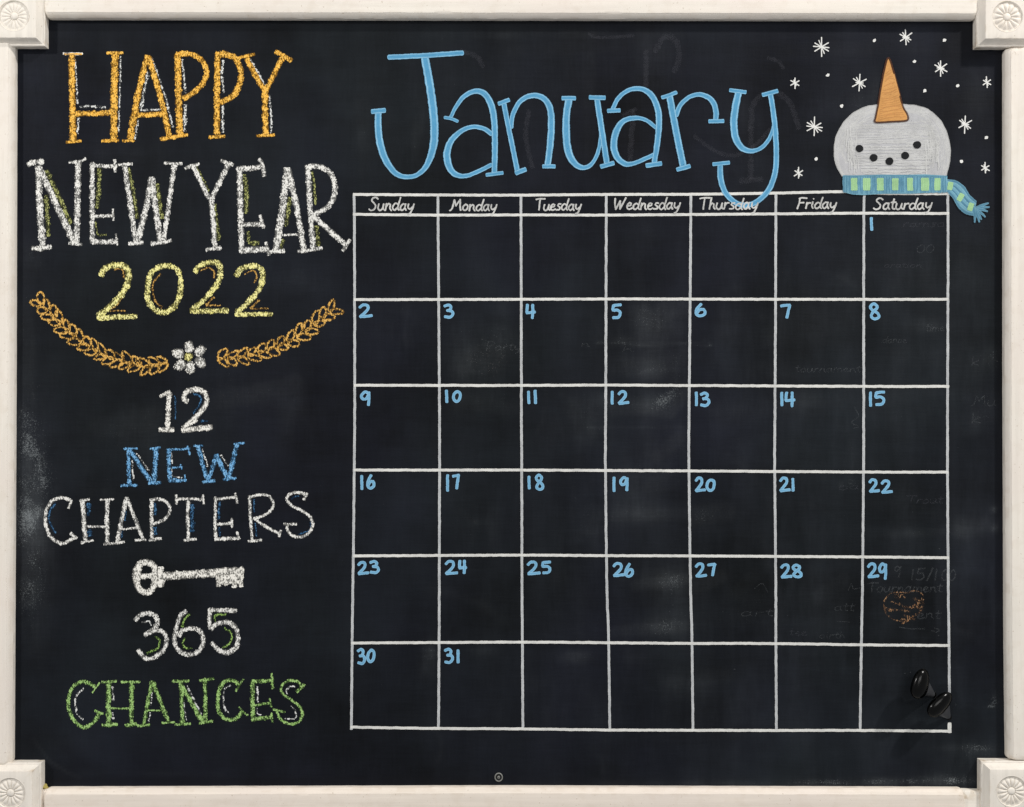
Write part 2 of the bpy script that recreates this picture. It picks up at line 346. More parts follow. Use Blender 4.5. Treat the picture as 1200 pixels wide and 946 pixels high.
# ------------------------------------------------------------------ wooden frame
def interp(tab, s):
    for (a, va), (b, vb) in zip(tab[:-1], tab[1:]):
        if s <= b: return va + (vb - va) * max(0, (s - a)) / (b - a)
    return tab[-1][1]
PROF = [(0, 0), (0, 7.2), (.8, 8.6), (4.0, 12.2), (4.8, 12.5), (5.6, 13.2), (8, 13.4), (36, 13.4), (40, 12.4), (42, 9), (42, 0)]
def rail(s0, s1, edge, side, mat, prof=PROF, rnd=5.0, wob=.35, label=None, seed=0.0):
    """side: 'top','bottom' run along x; 'left','right' along y. edge(s) gives the inner foot of the rail"""
    ss = [s0, s0 + .4, s0 + 1.2, s0 + 2.4, s0 + rnd]
    n = max(3, int((s1 - s0) / 6)); ss += [s0 + rnd + (s1 - s0 - 2 * rnd) * i / n for i in range(1, n)]
    ss += [s1 - rnd, s1 - 2.4, s1 - 1.2, s1 - .4, s1]
    V = []; F = []; m = len(prof)
    for s in ss:
        e = interp(edge, s); q = min(s - s0, s1 - s); ins = 0
        if q < rnd: ins = rnd - math.sqrt(max(0, rnd * rnd - (rnd - q) ** 2))
        for j, (d, h) in enumerate(prof):
            w = wob * mnoise.noise(Vector((s * .06, j * 1.3, seed))) + .5 * wob * mnoise.noise(Vector((s * .31, j * 3.1, seed + 9)))
            dd = d + w * (.6 if h == 0 else 1)
            if d < 21: dd += ins * .8
            else: dd -= ins * .8
            hh = h - (ins * .35 if h > 8 else 0) + (w * .35 if h > 0 else -.6)
            if side == 'top': V.append(W(s, e - dd, hh))
            elif side == 'bottom': V.append(W(s, e + dd, hh))
            elif side == 'left': V.append(W(e - dd, s, hh))
            else: V.append(W(e + dd, s, hh))
    for i in range(len(ss) - 1):
        for j in range(m - 1):
            a = i * m + j; q = (a, a + 1, a + m + 1, a + m)
            F.append(q if side in ('bottom', 'left') else q[::-1])
    c1 = tuple(range(m)); c2 = tuple((len(ss) - 1) * m + j for j in range(m))
    F += [c1[::-1], c2] if side in ('bottom', 'left') else [c1, c2[::-1]]
    o = link('frame_rail', V, F, mat, CB, label=label)
    me = o.data
    me.polygons.foreach_set('use_smooth', [len(p.vertices) == 4 for p in me.polygons])
    me.set_sharp_from_angle(angle=math.radians(32))
    return o
rail(56.5, 1141, [(56, 23.9), (600, 24.6), (1141, 25.4)], 'top', M['wood_h'], label='top rail of the cream frame', seed=1)
rail(51, 893, [(57, 20.6), (450, 19.6), (893, 17.4)], 'left', M['wood_v'], label='left rail of the cream frame', seed=2)
rail(59, 887.5, [(60, 1174.3), (450, 1174.5), (740, 1175.6), (887, 1177.2)], 'right', M['wood_v'], label='right rail of the cream frame', seed=3)
rail(56, 1126, [(56, 921.6), (590, 920.2), (1126, 921.9)], 'bottom', M['wood_p'], label='bottom rail of the cream frame', seed=4)
LOW = [(0, 0), (0, 6), (1, 8.0), (3, 9.0), (36, 9.0), (40, 8), (42, 0)]
o = rail(1125, 1150, [(1125, 923.6), (1150, 924.2)], 'bottom', M['wood_h'], LOW, 1.2, .2, 'low filler strip between bottom rail and corner block', 5); o.name = 'filler_strip'
o = rail(50.5, 56.6, [(50, 923.2), (57, 923)], 'bottom', M['wood_p'], LOW, 1.0, .2, 'low pinkish filler strip beside the lower left block', 6); o.name = 'filler_strip'
o = rail(1138, 1150, [(1138, 24.6), (1150, 24.6)], 'top', M['wood_h'], LOW, 1.0, .2, None, 7); o.name = 'filler_strip'

def corner_block(cx, cy, petals, phase, relief, label, sd):
    prof = [(33, 0), (33, 11.2), (32.2, 12.0), (30.6, 12.2), (29.6, 13.2), (27.2, 16.2), (26.2, 18.6), (25.2, 19.8), (24.4, 20)]
    V = []; F = []; n = 96
    def sq(hf, i):                                  # point i of n on a square outline, corners hit exactly
        a = 2 * math.pi * i / n + math.pi / 4; c, s = math.cos(a), math.sin(a); k = hf / max(abs(c), abs(s)); return c * k, s * k
    rings = []
    for j, (hf, h) in enumerate(prof):
        r = []
        for i in range(n):
            x, y = sq(hf, i); w = .22 * mnoise.noise(Vector((x * .12, y * .12 + j * 2, sd)))
            r.append(len(V)); V.append(W(cx + x * (1 + w * .02) + w, cy + y + w, h - (.6 if h == 0 else 0) + (w * .5 if h > 0 else 0)))
        rings.append(r)
    r = []
    for i in range(n):
        a = 2 * math.pi * i / n + math.pi / 4; r.append(len(V)); V.append(W(cx + 18.4 * math.cos(a), cy + 18.4 * math.sin(a), 20))
    rings.append(r)
    for ra, rb in zip(rings[:-1], rings[1:]):
        for i in range(n):
            j = (i + 1) % n; F.append((ra[i], ra[j], rb[j], rb[i]))
    # y runs downwards in the board's own units, so turn the faces to look outwards
    F = [q[::-1] for q in F]
    o = link('corner_block', V, F, M['wood_v'], CB, label=label)
    o.data.polygons.foreach_set('use_smooth', [True] * len(o.data.polygons)); o.data.set_sharp_from_angle(angle=math.radians(24))
    # rosette: sunk ring, ray petals with hollows between them, a boss in the middle
    V = []; F = []; na = petals * 12; rr = [18.4, 18.0, 17.3, 16.6, 15.9, 15.2, 14.4, 13.2, 11.6, 10, 8.4, 7, 6, 5.2, 4.6, 4.2, 3.4, 2.4, 1.2]
    for r in rr:
        for i in range(na):
            a = 2 * math.pi * i / na + phase; u = abs(math.cos(a * petals / 2 - phase * petals / 2))
            if r > 18.2: h = 20
            elif r > 17.7: h = 20.3
            elif r > 17: h = 19.4
            elif r > 16.2: h = 18.2
            else:
                t = (r - 5) / 10.5
                if r >= 5:
                    dome = 1 - max(0, t) ** 5
                    h = 18.0 + relief * dome * (.25 + .75 * (u ** .8)) * min(1, .55 + t) * (1 if t > 0 else .5)
                    if r > 15.6: h = 18.2 + .4 * relief * u
                elif r > 4.4: h = 18.1
                else: h = 18.3 + 2.0 * math.sqrt(max(0, 1 - (r / 4.6) ** 2))
            h += .10 * mnoise.noise(Vector((r * math.cos(a) * .3, r * math.sin(a) * .3, sd)))
            V.append(W(cx + r * math.cos(a), cy + r * math.sin(a), h))
    V.append(W(cx, cy, 20.25)); c = len(V) - 1
    for k in range(len(rr) - 1):
        for i in range(na):
            j = (i + 1) % na; F.append((k * na + i, (k + 1) * na + i, (k + 1) * na + j, k * na + j))
    for i in range(na): F.append(((len(rr) - 1) * na + i, c, (len(rr) - 1) * na + (i + 1) % na))
    link('rosette', V, F, M['wood_v'], o, smooth=True)
    return o
corner_block(24, 24.6, 16, .1, 1.3, 'upper left corner block with shallow rosette', 1.0)
corner_block(1173, 25.6, 13, .3, 2.3, 'upper right corner block with deep rosette', 2.0)
corner_block(19.6, 923.6, 15, .0, 2.0, 'lower left corner block with flower rosette', 3.0)
corner_block(1178, 921.5, 15, .2, 2.4, 'lower right corner block with deep rosette', 4.0)
# dried glue squeezed out beside the lower left block
V = []; F = []
for k, (s, h) in enumerate([(1.0, .1), (.9, 2.5), (.6, 5), (.25, 6.5)]):
    for i in range(12):
        a = i / 12 * 2 * math.pi; q = 1 + .25 * math.sin(3 * a + k)
        V.append(W(53.6 + 3.2 * s * q * math.cos(a), 922.4 + 3.6 * s * q * math.sin(a), h))
for k in range(3):
    for i in range(12): F.append((k * 12 + i, (k + 1) * 12 + i, (k + 1) * 12 + (i + 1) % 12, k * 12 + (i + 1) % 12))
F.append(tuple(36 + i for i in range(12)))
link('glue_drop', V, F, M['glue'], CB, smooth=True)
# screw near the lower edge
V = []; F = []; idxs = []
prof = [(5.0, .0), (4.9, .9), (4.3, 1.3), (3.7, 1.1), (3.2, .45), (1.6, .35), (1.0, .9), (.3, 1.1)]
for r, h in prof:
    for i in range(28):
        a = i / 28 * 2 * math.pi; V.append(P(584.4 + r * math.cos(a), 911 + r * 1.08 * math.sin(a), h + .05))
for k in range(len(prof) - 1):
    for i in range(28):
        F.append((k * 28 + i, (k + 1) * 28 + i, (k + 1) * 28 + (i + 1) % 28, k * 28 + (i + 1) % 28)); idxs.append(1 if k in (3, 4) else 0)
F.append(tuple(7 * 28 + i for i in range(28))); idxs.append(0)
link('screw', V, F, [M['steel'], M['hole']], CB, smooth=True, midx=idxs, label='small round screw head near the lower edge')

# ------------------------------------------------------------------ strokes
def catmull(pts, step=1.2, smooth=True):
    n = len(pts); out = []
    dim = len(pts[0])
    for i in range(n - 1):
        p1, p2 = pts[i], pts[i + 1]
        L = math.hypot(p2[0] - p1[0], p2[1] - p1[1]); k = max(1, int(L / step))
        p0 = pts[i - 1] if i else [2 * p1[d] - p2[d] for d in range(dim)]
        p3 = pts[i + 2] if i + 2 < n else [2 * p2[d] - p1[d] for d in range(dim)]
        for j in range(k):
            t = j / k
            if smooth and n > 2:
                q = []
                for d in range(dim):
                    if d < 2: q.append(.5 * (2 * p1[d] + (p2[d] - p0[d]) * t + (2 * p0[d] - 5 * p1[d] + 4 * p2[d] - p3[d]) * t * t + (3 * p1[d] - p0[d] - 3 * p2[d] + p3[d]) * t ** 3))
                    else: q.append(p1[d] + (p2[d] - p1[d]) * t)
                out.append(q)
            else: out.append([p1[d] + (p2[d] - p1[d]) * t for d in range(dim)])
    out.append(list(pts[-1])); return out

class Ink:
    """collects strokes and blobs drawn on the slate and links them as one mesh"""
    def __init__(s, h=.30, st=.022): s.st = st; s.V = []; s.F = []; s.A = []; s.S = []; s.L = []; s.DR = []; s.MI = []; s.mats = []; s.h = h; s.n = 0
    def mi(s, m):
        if m not in s.mats: s.mats.append(m)
        return s.mats.index(m)
    def stroke(s, pts, w, mat, wob=0.0, cap='round', grow=1.0, smooth=True, dry=0.0, wwob=0.0):
        ws = w if isinstance(w, (list, tuple)) else [w] * len(pts)
        q = catmull([(p[0], p[1], ws[i]) for i, p in enumerate(pts)], 1.2, smooth)
        sd = R.uniform(0, 99); N = len(q)
        L = [0]
        for a, b in zip(q[:-1], q[1:]): L.append(L[-1] + math.hypot(b[0] - a[0], b[1] - a[1]))
        T = L[-1] or 1
        base = len(s.V); mi = s.mi(mat); h0 = s.h + s.n * s.st; s.n += 1; cr = []
        # extend by round caps
        ext = []
        w0, w1 = q[0][2] / 2 * grow, q[-1][2] / 2 * grow
        def dirn(a, b):
            d = math.hypot(b[0] - a[0], b[1] - a[1]) or 1; return (b[0] - a[0]) / d, (b[1] - a[1]) / d
        d0 = dirn(q[0], q[min(2, N - 1)]); d1 = dirn(q[max(0, N - 3)], q[-1])
        cf = .30 if cap == 'flat' else .62
        rows = []
        for t, k in ((1, .34), (.75, .70), (.4, .92)): rows.append((q[0][0] - d0[0] * w0 * t * cf, q[0][1] - d0[1] * w0 * t * cf, w0 * k, d0, -w0 * t, 1 if t == 1 else t * .8))
        for i, p in enumerate(q):
            d = dirn(q[max(0, i - 1)], q[min(N - 1, i + 1)])
            rows.append((p[0], p[1], p[2] / 2 * grow, d, L[i], 0))
        for t, k in ((.4, .92), (.75, .70), (1, .34)): rows.append((q[-1][0] + d1[0] * w1 * t * cf, q[-1][1] + d1[1] * w1 * t * cf, w1 * k, d1, T + w1 * t, 1 if t == 1 else t * .8))
        for (x, y, hw, d, l, e) in rows:
            wb = wob * mnoise.noise(Vector((l * .16, sd, 0))); wv = 1 + wwob * mnoise.noise(Vector((l * .22, sd, 7)))
            x += -d[1] * wb; y += d[0] * wb; hw *= wv
            hh = h0 + .015 * l / (T + 10)
            for sgn in (-1, -.5, 0, .5, 1):
                s.V.append(P(x - d[1] * hw * sgn, y + d[0] * hw * sgn, hh))
                s.A.append(max(abs(sgn), e)); s.S.append(sgn + sd); s.L.append(l * .01 + sd); s.DR.append(dry)
        for i in range(len(rows) - 1):
            for j in range(4):
                a = base + i * 5 + j; s.F.append((a, a + 1, a + 6, a + 5)); s.MI.append(mi)
        return s
    def blob(s, cx, cy, rx, ry, mat, rot=0.0, irr=.06, n=22):
        base = len(s.V); mi = s.mi(mat); h0 = s.h + s.n * s.st; s.n += 1; sd = R.uniform(0, 99)
        c, sn = math.cos(rot), math.sin(rot)
        for k, r in enumerate((0, .5, .85, 1)):
            for i in range(1 if k == 0 else n):
                a = i / n * 2 * math.pi; q = 1 + irr * 2 * mnoise.noise(Vector((math.cos(a) * 1.4, math.sin(a) * 1.4, sd)))
                x = rx * r * q * math.cos(a); y = ry * r * q * math.sin(a)
                s.V.append(P(cx + x * c - y * sn, cy + x * sn + y * c, h0)); s.A.append(r); s.S.append(r + sd); s.L.append(i * .01 + sd); s.DR.append(0)
        for i in range(n): s.F.append((base, base + 1 + i, base + 1 + (i + 1) % n)); s.MI.append(mi)
        for k in range(2):
            for i in range(n):
                a = base + 1 + k * n; j = (i + 1) % n; s.F.append((a + i, a + n + i, a + n + j, a + j)); s.MI.append(mi)
        return s
    def fill(s, poly, mat, across=.3, inset=.93):
        """a closed outline, star-shaped about its centroid"""
        base = len(s.V); mi = s.mi(mat); h0 = s.h + s.n * s.st; s.n += 1; n = len(poly)
        cx = sum(p[0] for p in poly) / n; cy = sum(p[1] for p in poly) / n; sd = R.uniform(0, 99)
        s.V.append(P(cx, cy, h0)); s.A.append(across); s.S.append(sd); s.L.append(sd); s.DR.append(0)
        for k, r in enumerate((inset, 1)):
            for i, p in enumerate(poly):
                s.V.append(P(cx + (p[0] - cx) * r, cy + (p[1] - cy) * r, h0)); s.A.append((across, .97)[k]); s.S.append(sd); s.L.append(sd + i * .01); s.DR.append(0)
        for i in range(n):
            j = (i + 1) % n; s.F.append((base, base + 1 + i, base + 1 + j)); s.MI.append(mi)
            s.F.append((base + 1 + i, base + 1 + n + i, base + 1 + n + j, base + 1 + j)); s.MI.append(mi)
        return s
    def build(s, name, parent, label=None):
        o = link(name, s.V, s.F, [M[m] for m in s.mats], parent, midx=s.MI, label=label)
        for nm, arr in (('across', s.A), ('side', s.S), ('along', s.L), ('dry', s.DR)):
            a = o.data.attributes.new(nm, 'FLOAT', 'POINT'); a.data.foreach_set('value', arr)
        return o

def parse(txt):
    """'x,y x,y:w ...' -> list of points and widths"""
    pts = []; ws = []
    for t in txt.split():
        a, _, w = t.partition(':'); x, y = a.split(','); pts.append((float(x), float(y))); ws.append(float(w) if w else None)
    return pts, ws
def draw(ink, view, rows, mat, kind='chalk'):
    ox, oy, sc = view
    for row in rows:
        txt, w = row[0], row[1]; m = row[2] if len(row) > 2 else mat
        pts, ws = parse(txt); pts = [(ox + x / sc, oy + y / sc) for x, y in pts]
        ww = [(q if q else w) / sc for q in ws]
        if kind == 'chalk' and m in ('soft', 'olive', 'brown', 'deepblue', 'leaf'):
            ink.stroke(pts, [x * 1.1 for x in ww], m, wob=.8, cap='flat', grow=1.25, wwob=.6, dry=.022)
        elif kind == 'chalk': ink.stroke(pts, ww, m, wob=.55, cap='flat', grow=1.15, wwob=.30)
        else: ink.stroke(pts, ww, m, wob=.25, cap='flat' if len(pts) == 2 else 'round', grow=1.06, wwob=.07)
def word(label, letters, mat, kind='chalk', h=.30, part='chalk_word', sub='chalk_letter', kindname='chalk'):
    root = empty(part, parent=CB, label=label)
    for (ch, view, rows) in letters:
        ink = Ink(h); draw(ink, view, rows, mat, kind)
        ink.build(sub, root, 'letter %s' % ch if ch.isalpha() else 'numeral %s' % ch if ch.isdigit() else ch)
    return root

v1 = (20, 40, 6); v2 = (180, 40, 6); v3 = (20, 170, 6); v4 = (220, 170, 6); v5 = (20, 300, 6); v6 = (210, 300, 6)
v7 = (120, 440, 6); v8 = (40, 560, 6); v9 = (200, 560, 6); v10 = (140, 640, 6.756); v11 = (60, 770, 7.5); v12 = (210, 770, 7.5)
s_ = 'soft'
word('HAPPY in orange yellow chalk edged with white', [
 ('H', v1, [('728,155 722,420 715,690', 12, s_), ('405,170 418,330 425,490', 13, s_), ('432,590 425,700', 15, s_), ('440,512 530,508 625,514', 16, s_),
            ('385,150 388,450 395,745', 44), ('690,145 682,450 680,745', 48), ('410,562 655,555', 36), ('325,137 460,140', 18, 'whited'), ('330,140 455,142', 12), ('345,762 450,752', 20), ('630,132 745,132', 20), ('595,752 715,748', 22)]),
 ('A', v1, [('945,165 1030,400 1095,655', 14, s_), ('920,270 868,530', 22, s_), ('868,535 1020,532', 14, s_), ('852,600 830,740', 14, s_),
            ('915,155 850,430 795,735', 44), ('925,160 1010,450 1070,715', 40), ('850,572 1040,562', 36), ('742,752 825,748', 20), ('1010,738 1110,722', 30)]),
 ('P', v2, [('200,180 215,300 222,415', 16, s_), ('225,500 215,680', 24, s_), ('170,140 175,420 185,700', 46), ('165,142 220,138 290,152 350,200 372,270 350,340 290,405 210,455', 36), ('140,722 238,708', 26)]),
 ('P', v2, [('488,185 480,300 495,415', 16, s_), ('485,500 488,690', 16, s_), ('450,140 446,420 445,700', 42), ('440,142 500,142 570,168 608,240 612,310 590,390 540,450 470,480', 42), ('390,725 500,718', 24)]),
 ('Y', v2, [('680,180 730,270 780,355', 16, s_), ('815,430 825,560 828,695', 13, s_), ('655,175 718,295 780,395', 38), ('905,165 850,280 790,395', 36), ('782,395 785,550 788,700', 42), ('590,168 650,155 710,140', 22), ('858,122 905,150 970,188', 32), ('725,715 850,710', 22)]),
], 'yellow')
o_ = 'olive'
word('NEW in large white chalk with olive edging', [
 ('N', v3, [('205,355 215,500 218,640', 26, o_), ('205,180 290,360 375,550', 30, o_), ('150,150 160,430 180,710', 46), ('165,180 290,450 405,690', 44), ('430,120 425,400 418,690', 42), ('75,140 120,120 185,118', 36), ('365,122 430,118 485,98', 20), ('105,725 170,728 240,715', 32), ('365,692 455,700', 24)]),
 ('E', v3, [('578,165 575,300 562,445', 28, o_), ('550,540 560,590 570,630 630,632', 13, o_), ('530,125 528,400 530,690', 34), ('530,142 620,150 700,148', 26), ('685,105 690,190', 26), ('540,502 675,498', 24), ('672,450 678,530', 16), ('530,682 700,680', 34), ('695,625 705,705', 15)]),
 ('W', v3, [('785,165 820,340 845,515', 22, o_), ('985,275 1000,390 1015,515', 28, o_), ('755,145 795,410 835,680', 36), ('945,230 905,450 850,670', 40), ('945,230 975,450 1005,670', 42), ('1105,140 1070,400 1030,665', 32), ('710,138 810,135', 20), ('1035,128 1160,132', 20), ('785,695 885,685', 28), ('940,695 1010,688 1085,670', 26)]),
], 'white')
word('YEAR in large white chalk with olive edging', [
 ('Y', v4, [('60,155 105,240 145,325', 16, o_), ('188,420 205,540 215,670', 24, o_), ('40,150 95,265 150,375', 32), ('285,140 225,260 165,385', 36), ('165,385 180,550 190,715', 36), ('-18,168 30,145 80,132', 24), ('235,110 320,140', 26), ('130,738 185,728 235,725', 26)]),
 ('E', v4, [('400,210 412,345 410,480', 28, o_), ('425,610 430,680', 20, o_), ('430,688 500,690', 24, o_), ('365,160 370,450 380,740', 40), ('345,168 435,165 525,152', 36), ('500,100 525,130 535,220', 26), ('380,560 525,558', 34), ('510,495 532,585', 24), ('365,742 555,730', 42), ('550,685 572,775', 24)]),
 ('A', v4, [('715,370 705,470 690,570', 26, o_), ('668,665 655,725', 24, o_), ('700,165 665,450 620,740', 48), ('705,165 765,440 815,725', 38), ('665,635 775,628', 15), ('580,752 680,745', 26), ('775,748 830,745', 28)]),
 ('R', v4, [('875,185 890,300 900,420', 14, o_), ('905,570 920,715', 26, o_), ('845,165 860,440 880,720', 38), ('830,160 880,150 950,160 1010,210 1035,290 1025,370 980,440 890,490', 36), ('880,500 1000,605 1110,700', 38), ('1140,665 1120,705 1090,745', 24), ('820,745 945,725', 26)]),
], 'white')
b_ = 'brown'
word('2022 in pale yellow chalk', [
 ('2', v5, [('680,95 740,98 752,155', 11, b_), ('740,290 700,340 655,380', 14, b_), ('650,385 760,388', 10, b_), ('590,140 620,88 700,65 770,85 785,150 760,230 700,310 620,385 570,425', 42), ('565,435 700,430 840,425', 34)]),
 ('0', v5, [('1010,125 965,180 955,240 975,320 1020,365', 12, b_), ('1060,68 985,85 930,150 915,240 930,330 980,385 1050,395 1110,350 1145,270 1150,170 1120,90 1060,68', 38)]),
 ('2', v6, [('150,103 200,85 245,105 245,155', 11, b_), ('245,290 190,345', 12, b_), ('190,350 290,348', 10, b_), ('110,115 150,65 220,45 280,60 290,120 270,190 210,270 140,340 85,385', 38), ('80,390 345,385', 34)]),
 ('2', v6, [('460,130 520,105 545,140 530,190', 11, b_), ('565,310 500,370', 14, b_), ('500,372 625,370', 10, b_), ('395,140 440,90 520,70 575,90 590,150 570,220 520,290 460,350 405,400', 38), ('395,410 655,408', 30)]),
], 'lemon')

# garlands of looped leaves on either side of a flower
def garland(view, spine, npairs, sgn, label):
    ox, oy, sc = view; q = catmull([(p[0], p[1], 0) for p in spine], 4)
    root = empty('chalk_garland', parent=CB, label=label)
    for i in range(npairs):
        t = i / (npairs - 1); k = int(t * (len(q) - 1)); a = q[max(0, k - 3)]; b = q[min(len(q) - 1, k + 3)]
        dx, dy = b[0] - a[0], b[1] - a[1]; L = math.hypot(dx, dy); dx, dy = dx / L * sgn, dy / L * sgn
        for sd in (-1, 1):
            ink = Ink(.3 + .02 * (i % 5) + (.05 if sd > 0 else 0))
            ang = math.radians(38 + R.uniform(-7, 7)) * sd; ux = dx * math.cos(ang) - dy * math.sin(ang); uy = dx * math.sin(ang) + dy * math.cos(ang)
            ln = R.uniform(74, 100); wd = R.uniform(18, 25); px, py = -uy, ux; pts = []
            for a_ in range(13):
                th = a_ / 12 * 2 * math.pi; u = (1 - math.cos(th)) / 2 * ln; v = wd * math.sin(th) * (1.15 - .3 * u / ln)
                pts.append((ox + (q[k][0] + ux * u + px * v) / sc, oy + (q[k][1] + uy * u + py * v) / sc))
            ink.stroke(pts, 13 / sc, 'gold', wob=1.0, grow=1.4, wwob=.4)
            ink.build('chalk_leaf', root)
garland(v5, [(1052, 752), (900, 775), (760, 745), (620, 700), (480, 620), (350, 520), (245, 420), (170, 340)], 17, 1, 'gold leaf garland on the left of the flower')
garland(v6, [(275, 722), (400, 715), (520, 692), (640, 655), (760, 605), (880, 535), (980, 455), (1060, 390)], 13, 1, 'gold leaf garland on the right of the flower')
fl = empty('chalk_flower', parent=CB, label='white six petalled chalk flower with yellow centre')
for (x, y, r) in [(221.7, 407, 1.5), (234.6, 411.5, 2.3), (234.6, 425, .7), (223, 431, 1.6), (211.2, 428.3, 2.4), (208.6, 414.6, .4)]:
    Ink(.3).blob(x, y, 7.6, 6.6, 'whited', r, .12).stroke([(x - 3, y - 2), (x + 2, y - 3.5), (x + 4, y + 1), (x - 1, y + 3.5), (x - 4, y)], 2.4, 'white', grow=1.2).build('petal', fl)
Ink(.4).blob(220.9, 418.3, 5.4, 5.6, 'lemon', 0, .1).blob(221, 418, 4.5, 4.5, 'lemon').build('flower_centre', fl)

d_ = 'deepblue'
word('12 in off white chalk', [
 ('1', v7, [('508,145 515,230 513,310', 10, d_), ('405,148 440,130 475,112', 24), ('470,120 462,250 460,375', 34), ('400,382 500,382', 34)]),
 ('2', v7, [('640,130 685,145 690,190 640,270', 12, d_), ('690,325 740,322', 10, d_), ('600,185 572,165 595,115 660,98 720,125 733,180 705,240 645,305 570,372', 34), ('560,385 660,375 770,365', 38), ('640,330 660,310', 30)]),
], 'whited')
word('NEW in small blue chalk', [
 ('N', v7, [('205,590 212,660 218,735', 12, s_), ('240,550 285,610 328,668', 11, s_), ('185,520 185,640 190,765', 26), ('195,525 270,645 345,755', 32), ('375,510 370,640 362,760', 34), ('150,517 245,512', 16), ('335,515 410,508', 16), ('130,774 245,772', 20), ('325,760 410,755', 22)]),
 ('E', v7, [('488,545 490,620', 10, s_), ('490,640 492,705 560,718', 9, s_), ('465,520 468,630 475,745', 30), ('460,522 540,520 615,515', 17), ('600,495 615,560', 14), ('490,650 560,642', 16), ('550,625 558,660', 10), ('470,742 590,737', 26), ('580,700 585,745', 12)]),
 ('W', v7, [('700,520 722,580 740,640', 12, s_), ('835,560 885,640', 10, s_), ('675,500 705,620 740,740', 30), ('800,560 775,650 745,735', 30), ('800,560 840,645 880,725', 32), ('945,485 918,605 890,725', 32), ('640,497 705,492', 15), ('925,482 1000,475', 17), ('705,750 790,742', 26), ('850,730 940,722', 22)]),
], 'blue')
word('CHAPTERS in white chalk with faint blue edging', [
 ('C', v8, [('150,180 108,240 112,320 150,390', 14, d_), ('240,215 262,160', 20), ('262,162 220,145 180,140 120,170 82,240 80,320 105,400 150,445 205,462 260,435 295,415', 24), ('255,390 300,425', 20)]),
 ('H', v8, [('385,180 380,265', 24, d_), ('390,365 395,410', 22, d_), ('340,160 350,300 360,440', 30), ('515,155 512,300 515,460', 30), ('360,342 505,345', 17), ('320,162 390,150', 18), ('465,155 560,152', 15), ('330,455 415,440', 18), ('490,465 560,462', 18)]),
 ('A', v8, [('640,200 635,300', 20, d_), ('620,375 610,420', 14, d_), ('650,140 615,300 585,450', 30), ('650,140 710,290 765,430', 26), ('620,362 735,352', 15), ('565,462 635,452', 18), ('710,438 785,435', 18)]),
 ('P', v8, [('848,180 852,260', 22, d_), ('850,350 855,400', 22, d_), ('825,150 825,300 830,440', 26), ('815,155 880,150 935,175 955,220 930,280 880,310 820,330', 22), ('810,440 895,425', 20)]),
 ('T', v9, [('150,190 152,290 148,380', 24, d_), ('35,152 130,148 235,155', 20), ('38,120 42,185', 20), ('228,120 232,185', 15), ('122,165 120,300 125,430', 24), ('95,440 180,430', 20)]),
 ('E', v9, [('342,170 340,290', 16, d_), ('342,350 345,410', 14, d_), ('315,135 312,300 318,435', 22), ('305,147 380,145 460,135', 20), ('455,108 468,180', 17), ('330,328 430,320', 20), ('430,285 432,350', 15), ('310,432 480,425', 24), ('465,380 485,430', 15)]),
 ('R', v9, [('585,150 590,240', 10, d_), ('595,320 605,410', 10, d_), ('555,125 562,300 572,440', 21), ('565,135 620,118 690,130 722,180 705,230 650,268 585,285', 20), ('585,285 670,345 760,390', 21), ('775,370 762,415', 20), ('545,447 640,438', 20)]),
 ('S', v9, [('850,150 870,132 900,130', 9, d_), ('985,310 975,370 900,400', 12, d_), ('935,155 960,108', 20), ('955,118 890,102 840,115 815,150 850,195 920,230 980,275 998,330 975,385 920,415 860,410 825,375 818,335', 21), ('795,325 885,325', 17)]),
], 'white')
# key
key = empty('chalk_key', parent=CB, label='white chalk key lying sideways')
k1 = Ink(.3); draw(k1, v10, [('210,125 150,155 125,245 155,335 210,368 262,335 285,245 268,155 210,125', 48), ('135,240 290,240', 42), ('150,180 135,300', 50), ('285,205 290,290', 40)], 'whited')
k1.build('key_bow', key)
k2 = Ink(.5); draw(k2, v10, [('325,170 325,320', 52), ('345,238 560,226 770,212', 60)], 'whited'); k2.build('key_shaft', key)
k3 = Ink(.6); draw(k3, v10, [('750,205 980,195', 56), ('770,252 975,240', 56), ('785,245 785,318', 40), ('835,280 850,305', 40), ('905,255 912,325', 44), ('960,190 962,322', 34), ('780,288 960,285', 34)], 'whited'); k3.build('key_bit', key)
l_ = 'leaf'
word('365 in white chalk with green edging', [
 ('3', v10, [('180,605 235,595 250,630', 14, s_), ('280,720 320,745 300,810 220,850', 16, l_), ('125,590 160,548 220,532 285,555 300,610 270,655 200,708', 36), ('200,702 280,670 345,680 373,740 350,820 290,875 220,893 175,862 150,820', 34)]),
 ('6', v10, [('555,540 515,580 500,640', 16, l_), ('520,730 500,770 520,805 575,810', 14, l_), ('530,515 480,560 450,650 435,740 460,820 530,858 600,850 652,800 662,730 635,672 570,652 500,670 470,715', 34)]),
 ('5', v10, [('760,600 758,550 845,545', 13, l_), ('830,650 885,690 880,760 820,810', 15, l_), ('715,500 712,580 718,655', 34), ('710,508 820,508 925,510', 34), ('720,652 780,615 860,605 920,650 938,730 920,805 860,842 790,825 730,765', 37)]),
], 'white')
w_ = 'soft'
